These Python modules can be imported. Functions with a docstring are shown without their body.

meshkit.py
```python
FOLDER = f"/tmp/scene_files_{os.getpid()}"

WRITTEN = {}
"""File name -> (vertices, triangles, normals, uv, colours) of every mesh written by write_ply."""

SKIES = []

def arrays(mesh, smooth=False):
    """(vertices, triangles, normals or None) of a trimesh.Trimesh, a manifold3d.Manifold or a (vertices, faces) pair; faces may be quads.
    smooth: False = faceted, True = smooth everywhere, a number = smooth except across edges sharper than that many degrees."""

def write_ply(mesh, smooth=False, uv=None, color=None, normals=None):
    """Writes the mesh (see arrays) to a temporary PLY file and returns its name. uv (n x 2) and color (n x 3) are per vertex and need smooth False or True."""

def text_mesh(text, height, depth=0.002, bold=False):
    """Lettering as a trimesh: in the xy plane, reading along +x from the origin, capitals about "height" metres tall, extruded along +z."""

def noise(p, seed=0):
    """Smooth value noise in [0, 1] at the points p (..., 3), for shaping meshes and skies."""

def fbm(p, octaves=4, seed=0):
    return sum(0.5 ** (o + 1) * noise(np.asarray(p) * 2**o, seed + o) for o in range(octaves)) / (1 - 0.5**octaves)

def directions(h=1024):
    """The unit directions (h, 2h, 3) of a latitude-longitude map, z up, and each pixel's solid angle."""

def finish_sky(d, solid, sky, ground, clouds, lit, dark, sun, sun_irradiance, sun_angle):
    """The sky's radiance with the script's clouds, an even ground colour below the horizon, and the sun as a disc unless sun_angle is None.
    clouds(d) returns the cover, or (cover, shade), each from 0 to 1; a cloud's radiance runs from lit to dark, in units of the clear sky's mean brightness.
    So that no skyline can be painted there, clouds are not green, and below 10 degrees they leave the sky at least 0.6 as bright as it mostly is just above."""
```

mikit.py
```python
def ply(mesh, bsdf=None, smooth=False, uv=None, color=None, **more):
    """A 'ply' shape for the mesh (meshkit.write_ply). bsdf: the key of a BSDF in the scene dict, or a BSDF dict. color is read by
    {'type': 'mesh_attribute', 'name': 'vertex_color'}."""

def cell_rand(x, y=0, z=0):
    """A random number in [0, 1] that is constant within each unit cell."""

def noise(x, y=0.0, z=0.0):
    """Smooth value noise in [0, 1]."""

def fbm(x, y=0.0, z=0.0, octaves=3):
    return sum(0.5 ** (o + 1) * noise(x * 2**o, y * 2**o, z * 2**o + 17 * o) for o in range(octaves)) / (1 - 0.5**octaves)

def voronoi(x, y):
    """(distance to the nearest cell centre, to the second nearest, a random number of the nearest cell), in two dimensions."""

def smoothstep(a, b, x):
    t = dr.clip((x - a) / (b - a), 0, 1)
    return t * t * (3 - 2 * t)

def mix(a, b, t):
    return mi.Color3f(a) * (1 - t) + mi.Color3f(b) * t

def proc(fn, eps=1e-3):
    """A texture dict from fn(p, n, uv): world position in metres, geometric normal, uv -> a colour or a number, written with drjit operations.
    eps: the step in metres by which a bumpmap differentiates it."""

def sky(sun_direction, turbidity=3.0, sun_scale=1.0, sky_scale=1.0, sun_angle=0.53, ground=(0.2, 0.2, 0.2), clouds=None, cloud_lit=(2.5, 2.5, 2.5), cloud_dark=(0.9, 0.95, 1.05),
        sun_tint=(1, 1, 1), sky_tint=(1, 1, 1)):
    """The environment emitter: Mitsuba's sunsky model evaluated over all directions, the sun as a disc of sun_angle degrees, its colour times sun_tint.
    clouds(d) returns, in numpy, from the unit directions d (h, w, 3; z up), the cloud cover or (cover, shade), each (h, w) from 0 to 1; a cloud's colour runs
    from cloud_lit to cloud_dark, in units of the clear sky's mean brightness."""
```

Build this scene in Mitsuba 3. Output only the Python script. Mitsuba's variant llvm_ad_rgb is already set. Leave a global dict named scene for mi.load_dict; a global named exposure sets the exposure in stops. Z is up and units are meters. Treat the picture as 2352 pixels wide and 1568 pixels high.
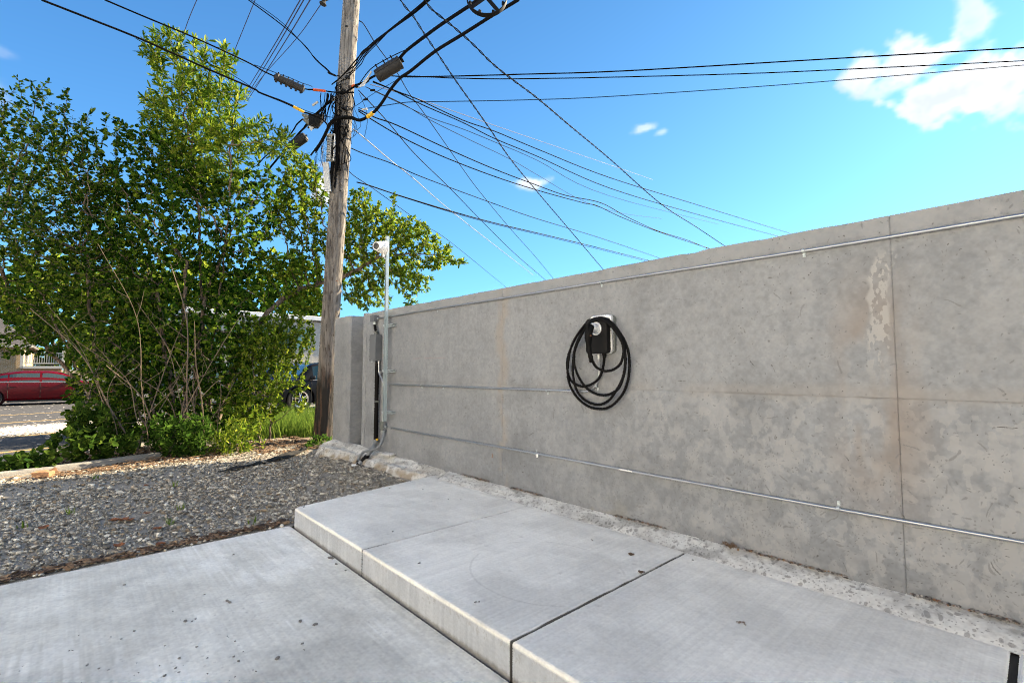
import math, numpy as np, trimesh, mitsuba as mi, drjit as dr, mikit, meshkit
from mikit import noise, fbm, voronoi, cell_rand, smoothstep, mix, proc
from shapely.geometry import Polygon, box as sbox
T = mi.ScalarTransform4f
scene, labels = {'type': 'scene'}, {}
# ---------------------------------------------------------------- camera, light, exposure
AZ, PITCH = math.radians(47.65), math.radians(3.35)
EYE = np.array([0.0, 0.0, 1.3])
FWD = np.array([-math.sin(AZ)*math.cos(PITCH), math.cos(AZ)*math.cos(PITCH), math.sin(PITCH)])
scene['camera'] = {'type': 'perspective', 'fov': 2*math.degrees(math.atan(1176/1110)), 'fov_axis': 'x', 'near_clip': 0.05, 'far_clip': 2000.0,
                   'to_world': T().look_at(origin=EYE.tolist(), target=(EYE+FWD).tolist(), up=[0, 0, 1])}
SUN = np.array([math.sin(math.radians(4))*math.cos(math.radians(28.5)), math.cos(math.radians(4))*math.cos(math.radians(28.5)), math.sin(math.radians(28.5))])
def bearing(d):      # degrees to the right of +y, degrees above the horizon
    return np.degrees(np.arctan2(d[..., 0], d[..., 1])), np.degrees(np.arcsin(np.clip(d[..., 2], -1, 1)))
def clouds(d):
    z = np.maximum(d[..., 2], 0.03)
    q = np.stack([d[..., 0]/(z+.25), d[..., 1]/(z+.25), d[..., 2]*0+3.7], -1)
    big = meshkit.fbm(q*1.15+np.array([2.3, 5.1, 0]), 3, seed=5)
    fine = meshkit.fbm(q*6.0, 5, seed=9)
    c = np.clip((big+.35*(fine-.5)-.50)/.12, 0, 1)
    # the cumulus bank standing behind the right end of the wall
    az, el = bearing(d)
    w = meshkit.fbm(np.stack([az/5, el/3.2, az*0], -1), 6, seed=21)-.5
    w2 = meshkit.fbm(np.stack([az/1.6, el/1.1, az*0+4], -1), 4, seed=33)-.5
    blob = 0
    for a, e, ra, re, s in ((-2.2, 23.6, 5.6, 2.6, 1.0), (-5.6, 22.6, 2.6, 1.2, .8), (-6.6, 26.6, 3.2, 2.0, .9), (-10.6, 26.9, 1.6, 1.4, .9), (-8.6, 25.3, 2.6, .9, .6), (-2.6, 28.3, 1.5, 1.9, .6), (4, 23.5, 5, 3.6, 1.0),
                            (-31.9, 26.2, 1.5, .55, .5), (-30.0, 25.6, 1.2, .4, .4), (-45.1, 21.5, 2.3, .75, .7), (-96.4, 21.6, 1.3, .9, .3), (-96, 24.6, 1.4, .4, .25), (-69, 19.8, 1.2, 1.8, .95)):
        r = np.sqrt(((az-a)/ra)**2+((el-e)/re)**2)
        blob = np.maximum(blob, s*np.clip((1.24-r+w*1.9+w2*1.7)/.72, 0, 1))
    blob = blob*blob*(3-2*blob)
    keep = np.clip((np.abs(az+47)-60)/12, 0, 1)      # open blue sky over the yard
    c = np.maximum(c*keep, blob)
    return c*.96, np.clip(.40+w*2.4+w2*1.2, 0, 1)*.9
scene['sky'] = mikit.sky(SUN.tolist(), turbidity=1.8, sun_scale=1.0, sky_scale=.46, sky_tint=(0.47, 0.82, 1.06), sun_tint=(.94, .98, 1.03), clouds=clouds, cloud_lit=(3.0, 3.0, 3.0), cloud_dark=(1.75, 1.9, 2.1), ground=(.22, .2, .17))
labels['sky'] = {'kind': 'structure'}
exposure = 4.1
# ---------------------------------------------------------------- helpers
def num(key):
    if key not in scene and not any(k.startswith(key+'__') for k in scene): return key
    i = 1
    while f'{key}_{i:03d}' in scene or any(k.startswith(f'{key}_{i:03d}__') for k in scene): i += 1
    return f'{key}_{i:03d}'
def tag(key, label=None, cat=None, group=None, kind=None):
    d = labels.setdefault(key, {})
    for k, v in (('label', label), ('category', cat), ('group', group), ('kind', kind)):
        if v: d[k] = v
    return key
_top = set()
def thing(key, label, cat, group=None):
    k, i = key, 0
    while k in _top or k in scene:
        i += 1; k = f'{key}_{i:03d}'
    _top.add(k); return tag(k, label, cat, group)
def put(name, mesh, bsdf, parent=None, smooth=False, color=None):
    base = f'{parent}__{name}' if parent else name
    k, i = base, 0
    while k in scene:
        i += 1; k = f'{base}_{i:03d}'
    scene[k] = mikit.ply(mesh, bsdf, smooth=smooth, color=color)
    return k
def solo(name, mesh, bsdf, label, cat, group=None, smooth=False):
    k = thing(name, label, cat, group)
    scene[k] = mikit.ply(mesh, bsdf, smooth=smooth); return k
def cat(*ms):
    ms = [m for m in ms]
    vs, fs, o = [], [], 0
    for m in ms:
        v, f = (np.asarray(m.vertices), np.asarray(m.faces)) if hasattr(m, 'vertices') else (np.asarray(m[0], float), np.asarray(m[1], int))
        if f.shape[1] == 4: f = np.vstack([f[:, [0, 1, 2]], f[:, [0, 2, 3]]])
        vs.append(v); fs.append(f+o); o += len(v)
    return trimesh.Trimesh(np.vstack(vs), np.vstack(fs), process=False)
def bx(x0, x1, y0, y1, z0, z1, r=0.0):
    """A box; r > 0 gives it rounded edges."""
    if r <= 0:
        m = trimesh.creation.box((x1-x0, y1-y0, z1-z0)); m.apply_translation(((x0+x1)/2, (y0+y1)/2, (z0+z1)/2)); return m
    import manifold3d as m3
    s = [m3.Manifold.sphere(r, 12).translate((x, y, z)) for x in (x0+r, x1-r) for y in (y0+r, y1-r) for z in (z0+r, z1-r)]
    h = m3.Manifold.batch_hull(s).to_mesh()
    return trimesh.Trimesh(h.vert_properties[:, :3], h.tri_verts, process=False)
def frames(p):
    t = np.gradient(p, axis=0); t /= np.linalg.norm(t, axis=1, keepdims=True)+1e-12
    a = np.cross(t[0], [0, 0, 1.0] if abs(t[0, 2]) < .9 else [1.0, 0, 0]); a /= np.linalg.norm(a)
    A = [a]
    for i in range(1, len(p)):
        a = a-t[i]*(a@t[i]); a /= np.linalg.norm(a)+1e-12; A.append(a)
    A = np.array(A); return t, A, np.cross(t, A)
def tube(p, r, n=8, caps=True):
    p = np.asarray(p, float); t, a, b = frames(p)
    r = np.broadcast_to(np.asarray(r, float), (len(p),))
    g = np.arange(n)*2*np.pi/n
    v = p[:, None]+r[:, None, None]*(np.cos(g)[None, :, None]*a[:, None]+np.sin(g)[None, :, None]*b[:, None])
    i, j = np.meshgrid(np.arange(len(p)-1), np.arange(n), indexing='ij')
    q = np.stack([i*n+j, i*n+(j+1) % n, (i+1)*n+(j+1) % n, (i+1)*n+j], -1).reshape(-1, 4)
    f = np.vstack([q[:, [0, 1, 2]], q[:, [0, 2, 3]]]); v = v.reshape(-1, 3)
    if caps:
        c = len(v); v = np.vstack([v, p[[0, -1]]]); e = (len(p)-1)*n
        k = np.arange(n)
        f = np.vstack([f, np.stack([k*0+c, (k+1) % n, k], 1), np.stack([k*0+c+1, e+k, e+(k+1) % n], 1)])
    return trimesh.Trimesh(v, f, process=False)
def spline(p, n=8):
    """Catmull-Rom through the points."""
    p = np.asarray(p, float); q = np.vstack([2*p[0]-p[1], p, 2*p[-1]-p[-2]]); out = []
    for i in range(len(p)-1):
        a, b, c, d = q[i:i+4]
        for t in np.arange(n)/n:
            out.append(.5*(2*b+(c-a)*t+(2*a-5*b+4*c-d)*t*t+(3*b-a-3*c+d)*t**3))
    return np.array(out+[p[-1]])
def lathe(prof, n=32, at=(0, 0, 0), axis=(0, 0, 1)):
    """prof: (radius, height) pairs, turned about the axis."""
    prof = np.asarray(prof, float); g = np.arange(n)*2*np.pi/n
    w = np.asarray(axis, float)/np.linalg.norm(axis)
    a = np.cross(w, [0, 0, 1.0] if abs(w[2]) < .9 else [1.0, 0, 0]); a /= np.linalg.norm(a); b = np.cross(w, a)
    v = np.asarray(at, float)+prof[:, 0, None, None]*(np.cos(g)[None, :, None]*a+np.sin(g)[None, :, None]*b)+prof[:, 1, None, None]*w
    m = len(prof); i, j = np.meshgrid(np.arange(m-1), np.arange(n), indexing='ij')
    q = np.stack([i*n+j, i*n+(j+1) % n, (i+1)*n+(j+1) % n, (i+1)*n+j], -1).reshape(-1, 4)
    return cat((v.reshape(-1, 3), q))
def slab(poly, z0, z1, r=.012, k=4):
    """A prism over a polygon whose top edge is rounded."""
    P = Polygon(poly); rings = [(0, z0)]+[(r*(1-math.cos(t)), z1-r+r*math.sin(t)) for t in np.linspace(0, np.pi/2, k)]
    pts = np.array(P.exterior.coords)[:-1]
    if not P.exterior.is_ccw: pts = pts[::-1]
    n = len(pts); e = np.roll(pts, -1, 0)-pts; e /= np.linalg.norm(e, axis=1, keepdims=True)
    nin = np.stack([-e[:, 1], e[:, 0]], 1); pr = np.roll(nin, 1, 0)
    mit = (nin+pr)/(1+(nin*pr).sum(1))[:, None]
    V, F = [], []
    for d, z in rings: V.append(np.column_stack([pts+mit*d, np.full(n, z)]))
    m = len(rings)
    for i in range(m-1):
        for j in range(n): F.append([i*n+j, i*n+(j+1) % n, (i+1)*n+(j+1) % n, (i+1)*n+j])
    v = np.vstack(V); f = np.array(F); f = np.vstack([f[:, [0, 1, 2]], f[:, [0, 2, 3]]])
    top = np.array([[(m-1)*n, (m-1)*n+i, (m-1)*n+i+1] for i in range(1, n-1)])
    return trimesh.Trimesh(v, np.vstack([f, top]), process=False)
def grid(x, y, fn):
    """A sheet over the vectors x, y with height fn(X, Y)."""
    X, Y = np.meshgrid(x, y, indexing='ij'); Z = fn(X, Y)
    m, n = X.shape; i, j = np.meshgrid(np.arange(m-1), np.arange(n-1), indexing='ij')
    q = np.stack([i*n+j, (i+1)*n+j, (i+1)*n+j+1, i*n+j+1], -1).reshape(-1, 4)
    return cat((np.stack([X, Y, Z], -1).reshape(-1, 3), q))
def n3(x, y, z=0.0, o=4, seed=0):
    x, y, z = np.broadcast_arrays(np.asarray(x, float), y, z); return meshkit.fbm(np.stack([x, y, z], -1), o, seed)
WY = 3.45        # the wall's face
# ---------------------------------------------------------------- materials
def mat(key, base, rough=.8, bump=None, scale=.002, eps=2e-3, **kw):
    col = base if isinstance(base, dict) else {'type': 'rgb', 'value': list(base)}
    b = {'type': 'principled', 'base_color': col, 'roughness': rough, **kw}
    if bump is not None: b = {'type': 'bumpmap', 'arbitrary': proc(bump, eps), 'scale': scale, 'bsdf': b}
    scene[key] = {'type': 'twosided', 'bsdf': b}
    return key
def C(r, g, b): return mi.Color3f(r, g, b)
def wallcol(p, n, uv):
    x, z = p.x+p.y*.5-WY*.5, p.z
    a = fbm(x*.55, z*.8, 3.0, 3)
    b = fbm(x*2.3+9, z*2.3, 1.0, 4)
    c = fbm(x*11, z*9, 5.0, 4)
    f = fbm(x*38, z*38, 2.0, 3)
    col = mix(C(.232, .236, .238), C(.298, .301, .300), smoothstep(.25, .75, .45*a+.3*b+.25*c))
    col = col*(.86+.28*f)*(.95+.10*noise(x*95, z*95, 1.0))
    low = smoothstep(1.17, 1.10, z)
    right = smoothstep(-4.0, -.6, x)
    cap = smoothstep(2.085, 2.10, z+.006*(c-.5))
    col = mix(col, C(.325, .322, .312), .5*cap)
    # wind-worn skin: fine-edged paler scaling, thickest low and towards the right
    wz = fbm(x*1.1+40, z*1.3, 4.0, 3)
    s = .38*fbm(x*3.1+3, z*2.7, 8.0, 3)+.62*fbm(x*15+3, z*12, 8.0, 5)
    th = .54-.05*low*right-.05*smoothstep(.45, .65, wz)
    k = smoothstep(th, th+.13, s)*(.10+.30*low*right+.10*right)
    col = mix(col, C(.385, .375, .358), k)
    edge = .10*(fbm(x*9, z*7, 3.0, 5)-.5)
    pale = smoothstep(.70, .72, z+edge+.12*(x-.2))*smoothstep(1.10, 1.02, z+.5*edge)*smoothstep(-.42, -.30, x+edge)
    col = mix(col, C(.375, .365, .35), .45*pale*smoothstep(.38, .5, s))
    fl = smoothstep(.53, .58, fbm(x*21+60, z*17, 3.0, 5))*right*(.3+.7*low)
    col = mix(col, C(.40, .385, .36), .38*fl)
    dk = smoothstep(.56, .68, fbm(x*1.9+70, z*2.6, 6.0, 5))
    col = col*(1-.11*dk)
    # faint upright water runs
    run = (noise(x*9, z*.55, 9.0)-.5)+.6*(noise(x*23, z*.9, 2.0)-.5)
    col = col*(1+.085*run*smoothstep(.35, .6, b+.1))
    # brown streaks and lime bloom beside the tall joint, along the lift joint
    wob = .16*(fbm(z*3, x*2, 2.0, 4)-.5)+.05*(c-.5)
    dj = x+.56+wob
    br = smoothstep(.30, .02, dr.abs(dj+.08))*smoothstep(.36, .60, fbm(x*6, z*1.6, 4.0, 4))*smoothstep(.2, .9, z)*smoothstep(2.0, 1.5, z)
    col = mix(col, C(.27, .215, .17), .65*br)
    bl = smoothstep(.065, .04, dr.abs(dj+.06))*smoothstep(.50, .54, .6*fbm(x*22, z*8, 7.0, 5)+.4*fbm(x*60, z*40, 3.0, 3)+.07*smoothstep(1.2, 1.75, z))*smoothstep(1.15, 1.5, z)*smoothstep(2.04, 1.9, z)
    col = mix(col, C(.43, .41, .375), .7*bl)
    h = smoothstep(.085, .01, dr.abs(z-1.160+.06*(b-.5)))*smoothstep(.44, .58, fbm(x*3.6, z*5, 6.0, 5))*(.25+.75*right)
    col = mix(col, C(.345, .31, .268), .38*h)
    col = mix(col, C(.19, .175, .16), .32*smoothstep(.012, .003, dr.abs(z-1.138+.010*(c-.5)))*smoothstep(.42, .6, fbm(x*5, 2.0, 1.0, 3)))
    j1 = smoothstep(.14, .01, dr.abs(x+3.94+wob))*smoothstep(.42, .6, fbm(x*7, z*3, 14.0, 4))
    col = mix(col, C(.335, .29, .24), .65*j1)
    # yellow algae low on the middle panel, rust below a fixing, a faint red chalk line
    ye = smoothstep(.42, .06, z)*smoothstep(-4.3, -3.6, x)*smoothstep(-1.9, -3.0, x)*smoothstep(.47, .62, fbm(x*3.3, z*4, 12.0, 5))
    col = mix(col, C(.345, .30, .195), .5*ye)
    rs = smoothstep(.014, .004, dr.abs(x+4.11+.05*(fbm(z*14, 1.0, 0.0, 2)-.5)))*smoothstep(.28, .30, z)*smoothstep(.43, .38, z)*smoothstep(.5, .55, fbm(x*30, z*22, 0.0, 2))
    col = mix(col, C(.25, .11, .055), .75*rs)
    red = smoothstep(.006, .002, dr.abs(z-1.452))*smoothstep(-5.95, -5.8, x)*smoothstep(-4.95, -5.1, x)*smoothstep(.40, .55, fbm(x*7, 3.0, 0.0, 2))
    col = mix(col, C(.36, .22, .19), .4*red)
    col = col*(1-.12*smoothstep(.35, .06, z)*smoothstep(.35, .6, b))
    # bug holes and exposed aggregate
    vx, vz = x+.11*noise(x*11, z*11, 0.0), z+.11*noise(x*11, z*11, 4.0)
    d1, d2, r1 = voronoi(vx*17, vz*17)
    where = smoothstep(.46, .68, fbm(x*1.1, z*1.3, 31.0, 3)+.12*right)
    hole = smoothstep(.10*r1, .04*r1, d1)*smoothstep(.80-.2*where, .82-.2*where, r1)*where
    col = mix(col, C(.08, .075, .07), .75*hole)
    e1, e2, r2 = voronoi(vx*46+7, vz*46)
    ag = .92-.34*smoothstep(1.0, .25, z)*right
    col = mix(col, C(.16, .155, .15), .55*smoothstep(.33*r2, .2*r2, e1)*smoothstep(ag, ag+.04, r2))
    return dr.minimum(col*C(.785, .812, .862), .75)
def wallbump(p, n, uv):
    return fbm(p.x*9, p.z*9, p.y*9, 5)*.9+.35*noise(p.x*130, p.z*130, 0.0)
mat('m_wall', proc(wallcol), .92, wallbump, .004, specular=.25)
def slabcol(p, n, uv):
    x, y, z = p.x, p.y, p.z
    a = fbm(x*1.1, y*1.1, 2.0, 4); b = fbm(x*6, y*14, z*6, 4)
    col = mix(C(.62, .61, .57), C(.695, .685, .64), smoothstep(.3, .7, .6*a+.4*b))
    st_ = fbm(x*2.2+5, y*2.6, 7.0, 5)
    col = col*(1-.10*smoothstep(.52, .64, st_))*(1+.06*smoothstep(.46, .36, st_))
    dirt = smoothstep(.10, .0, 3.30-y+.05*(b-.5))
    col = mix(col, C(.36, .345, .32), .45*dirt*smoothstep(.35, .6, b))
    br = noise(x*170, y*3.0, 1.0)*.5+noise(x*75, y*1.7, 4.0)*.5     # broom finish across the walk
    col = col*(.93+.14*br)
    # formed kerb face: streaks, pits, darker foot
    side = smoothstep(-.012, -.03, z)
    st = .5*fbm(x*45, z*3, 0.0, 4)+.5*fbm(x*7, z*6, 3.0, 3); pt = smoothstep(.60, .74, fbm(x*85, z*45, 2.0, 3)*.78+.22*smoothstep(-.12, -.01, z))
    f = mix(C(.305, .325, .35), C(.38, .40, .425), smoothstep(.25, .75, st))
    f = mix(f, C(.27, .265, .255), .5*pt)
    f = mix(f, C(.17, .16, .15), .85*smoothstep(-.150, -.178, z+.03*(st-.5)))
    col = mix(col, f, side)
    # tyre scuffs: faint loops swept over the panels
    u = dr.sqrt(dr.square((x+2.25)*1.0)+dr.square((y-2.35)*1.15))
    sc = smoothstep(.012, .003, dr.abs(u-.52-.03*fbm(x*2, y*2, 0.0, 2)))*smoothstep(.42, .58, fbm(x*5, y*5, 3.0, 3))
    col = col*(1-.12*sc*(1-side))
    jd = dr.minimum(dr.minimum(dr.abs(x+3.385)+.004, dr.abs(x+1.778)), dr.minimum(dr.abs(x-1.5), dr.abs(x+.145)))
    col = mix(col, C(.055, .05, .045), .92*smoothstep(.0125, .006, jd+.005*(noise(y*9, x*9, 0.0)-.5))*smoothstep(-.0005, -.004, z))
    d1, d2, r1 = voronoi(x*6.5, y*6.5)
    col = col*(1-.16*smoothstep(.16, .03, d1+.05*(b-.5))*smoothstep(.9, .93, r1)*(1-side))
    return col*(.90+.20*fbm(x*75, y*75, z*75, 3))
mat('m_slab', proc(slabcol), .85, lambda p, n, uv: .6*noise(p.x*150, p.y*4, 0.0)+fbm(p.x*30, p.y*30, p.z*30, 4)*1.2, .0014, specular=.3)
def pavecol(p, n, uv):
    x, y = p.x, p.y
    a = fbm(x*.8+4, y*.8, 2.0, 4); b = fbm(x*3.5, y*3.5, 5.0, 4)
    col = mix(C(.59, .58, .53), C(.69, .68, .625), smoothstep(.33, .66, .5*a+.5*b))
    w = fbm(x*.9+11, y*.7, 9.0, 4)+.12*(noise(x*3, y*50, 0.0)-.5)
    col = mix(col, C(.78, .775, .735), .5*smoothstep(.50, .56, w)*smoothstep(-.2, -1.4, x+.3*y+1.2)+.0)
    g1 = fbm(x*1.6+31, y*2.4-x*.5, 4.0, 5)
    col = col*(1-.13*smoothstep(.48, .66, g1))
    g2 = fbm(x*6+13, y*6, 8.0, 5)
    col = col*(1-.09*smoothstep(.5, .66, g2)+.05*smoothstep(.46, .36, g2))
    br = noise(x*4.0, y*120, 1.0)*.5+noise(x*2.0, y*48, 4.0)*.5
    col = col*(.92+.16*br)
    e1, e2, r2 = voronoi(x*17, y*17)
    col = mix(col, C(.34, .33, .32), .4*smoothstep(.16, .08, e1)*smoothstep(.80, .88, r2)*smoothstep(.45, .6, b))
    return col*(.86+.28*fbm(x*60, y*60, 0.0, 3))
mat('m_pave', proc(pavecol), .88, lambda p, n, uv: fbm(p.x*34, p.y*34, 0.0, 4)+.3*noise(p.x*5, p.y*130, 0.0), .002, specular=.3)
def ledgecol(p, n, uv):
    x, y, z = p.x, p.y, p.z
    b = fbm(x*6, y*11, z*8, 5); c = fbm(x*40, y*40, z*40, 3)
    col = mix(C(.36, .355, .34), C(.545, .545, .525), smoothstep(.28, .60, .7*b+.3*c))
    wx, wy = x+.03*noise(x*19, y*19, 0.0), y+.03*noise(x*19, y*19, 4.0)
    e1, e2, r2 = voronoi(wx*23, wy*23)
    col = mix(col, C(.20, .195, .19), .75*smoothstep(.42*r2, .25*r2, e1)*smoothstep(.62, .7, r2))
    f1, f2, r3 = voronoi(wx*61+3, wy*61)
    col = mix(col, C(.22, .215, .21), .7*smoothstep(.45*r3, .25*r3, f1)*smoothstep(.6, .7, r3))
    col = col*(1-.35*smoothstep(.60, .70, fbm(x*3.5+9, y*9, 1.0, 4)))
    col = mix(col, C(.26, .20, .13), .75*smoothstep(.045, -.05, z)*smoothstep(-5.0, -5.5, x)*smoothstep(.40, .58, fbm(x*7, y*7, z*7+3, 4)))
    return col*(.86+.28*fbm(x*70, y*70, z*70, 2))
mat('m_ledge', proc(ledgecol), .95, lambda p, n, uv: fbm(p.x*24, p.y*24, p.z*24, 5), .012, specular=.2)
def soilcol(p, n, uv):
    x, y = p.x, p.y
    b = fbm(x*4, y*4, 2.0, 4); c = fbm(x*22, y*22, 3.0, 3)
    col = mix(C(.075, .055, .040), C(.20, .155, .115), smoothstep(.35, .7, .5*b+.5*c))
    return mix(col, C(.045, .07, .02), .55*smoothstep(.52, .6, fbm(x*.7, y*.7, 5.0, 3)))
mat('m_soil', proc(soilcol), .95, lambda p, n, uv: fbm(p.x*20, p.y*20, 0.0, 4), .03)
def gravcol(p, n, uv):
    b = fbm(p.x*3, p.y*3, 2.0, 4); c = fbm(p.x*60, p.y*60, 3.0, 3)
    return mix(C(.16, .148, .130), C(.33, .312, .283), .5*b+.5*c)
mat('m_gravelbed', proc(gravcol), .95, lambda p, n, uv: fbm(p.x*50, p.y*50, 0.0, 3), .02)
def asphcol(p, n, uv):
    x, y = p.x, p.y
    b = fbm(x*1.2, y*1.2, 2.0, 4); c = fbm(x*90, y*90, 3.0, 2)
    col = mix(C(.026, .027, .03), C(.052, .053, .057), .5*b+.5*c)
    u = x+.25*y                      # fallen blossom drifts along one stall
    dens = smoothstep(1.9, .6, dr.abs(u+17.6+.8*(fbm(x*.8, y*.8, 0.0, 3)-.5)))
    e1, e2, r = voronoi(x*11, y*11)
    f1, f2, r3 = voronoi(x*23+4, y*23)
    pet = smoothstep(.42, .34, e1)*smoothstep(.975-.75*dens, .985-.75*dens, r)
    pet = dr.maximum(pet, smoothstep(.5, .4, f1)*smoothstep(1.02-.75*dens, 1.03-.75*dens, r3))
    return mix(col, C(.62, .57, .52), .9*pet)
mat('m_asphalt', proc(asphcol), .9)
mat('m_stone', {'type': 'mesh_attribute', 'name': 'vertex_color'}, .9)
mat('m_galv', proc(lambda p, n, uv: mix(C(.33, .35, .375), C(.45, .47, .495), fbm(p.x*9, p.y*9, p.z*30, 3))), .34, metallic=.9)
mat('m_galvdull', proc(lambda p, n, uv: mix(C(.36, .41, .43), C(.48, .53, .55), fbm(p.x*14, p.y*14, p.z*6, 3))), .5, metallic=.55)
mat('m_strut', proc(lambda p, n, uv: mix(C(.42, .50, .51), C(.56, .63, .64), fbm(p.x*14, p.y*14, p.z*4, 3))), .45, metallic=.6)
mat('m_boxgrey', (.115, .123, .135), .45)
mat('m_boxdark', (.11, .12, .115), .5)
mat('m_pvcgrey', (.17, .185, .20), .5)
mat('m_black', (.005, .005, .0055), .65, specular=.15)
mat('m_rubber', (.003, .003, .0034), .6, specular=.12)
mat('m_blackgloss', (.02, .02, .022), .35)
mat('m_charcoal', proc(lambda p, n, uv: C(.005, .005, .0055)*(1+.2*noise(p.x*900, p.z*900, p.y*900))), .65, specular=.2)
mat('m_silver', (.70, .71, .72), .35, metallic=.5)
mat('m_white', (.80, .80, .79), .4)
mat('m_cable', (.003, .003, .0035), .8, specular=.1)
mat('m_cablegrey', (.16, .16, .17), .6)
mat('m_farwire', (.05, .045, .09), .7)
mat('m_closure', proc(lambda p, n, uv: mix(C(.014, .014, .015), C(.030, .030, .032), fbm(p.x*9, p.y*9, p.z*9, 3))), .6, specular=.3)
mat('m_lightgrey', (.45, .46, .46), .55)
mat('m_orange', (.62, .09, .012), .55)
mat('m_yellow', (.68, .40, .02), .55)
mat('m_dark', (.02, .019, .018), .9)
mat('m_rust', (.17, .06, .025), .9)
def polecol(p, n, uv):
    a = dr.atan2(p.y-4.0, p.x+10.0)
    g = fbm(p.x*26, p.y*26, p.z*1.6, 4); f = fbm(p.x*70, p.y*70, p.z*3.0, 3)
    col = mix(C(.070, .062, .056), C(.205, .190, .176), smoothstep(.28, .72, .6*g+.4*f))
    col = mix(col, C(.045, .035, .03), .85*smoothstep(.66, .72, fbm(p.x*30+5, p.y*30, p.z*7, 3)))
    col = mix(col, C(.275, .262, .248), .5*smoothstep(2.5, 7.5, p.z)*smoothstep(.3, .7, g))
    ch = smoothstep(2.0, .5, p.z+.9*(fbm(p.x*9, p.y*9, p.z*2, 3)-.5))
    col = mix(col, C(.012, .010, .009), .95*smoothstep(.35, .75, ch))
    return mix(col, C(.17, .085, .045), .3*smoothstep(2.2, .6, p.z)*smoothstep(.5, .62, g))
mat('m_pole', proc(polecol), .9, lambda p, n, uv: fbm(p.x*45, p.y*45, p.z*2.2, 4)+.9*smoothstep(.62, .7, fbm(p.x*30+5, p.y*30, p.z*7, 3))*-1, .016, eps=3e-3)
def barkcol(p, n, uv):
    g = fbm(p.x*30, p.y*30, p.z*7, 4)
    return mix(C(.06, .043, .032), C(.19, .145, .11), smoothstep(.3, .7, g))
mat('m_bark', proc(barkcol), .95, lambda p, n, uv: fbm(p.x*50, p.y*50, p.z*12, 3), .01)
for k, dt, ro in (('m_leaf', 1.15, .58), ('m_grassleaf', .9, .5)):
    scene[k] = {'type': 'principledthin', 'base_color': {'type': 'mesh_attribute', 'name': 'vertex_color'}, 'roughness': ro, 'diff_trans': dt, 'eta': 1.35, 'spec_trans': 0.0}
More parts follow.
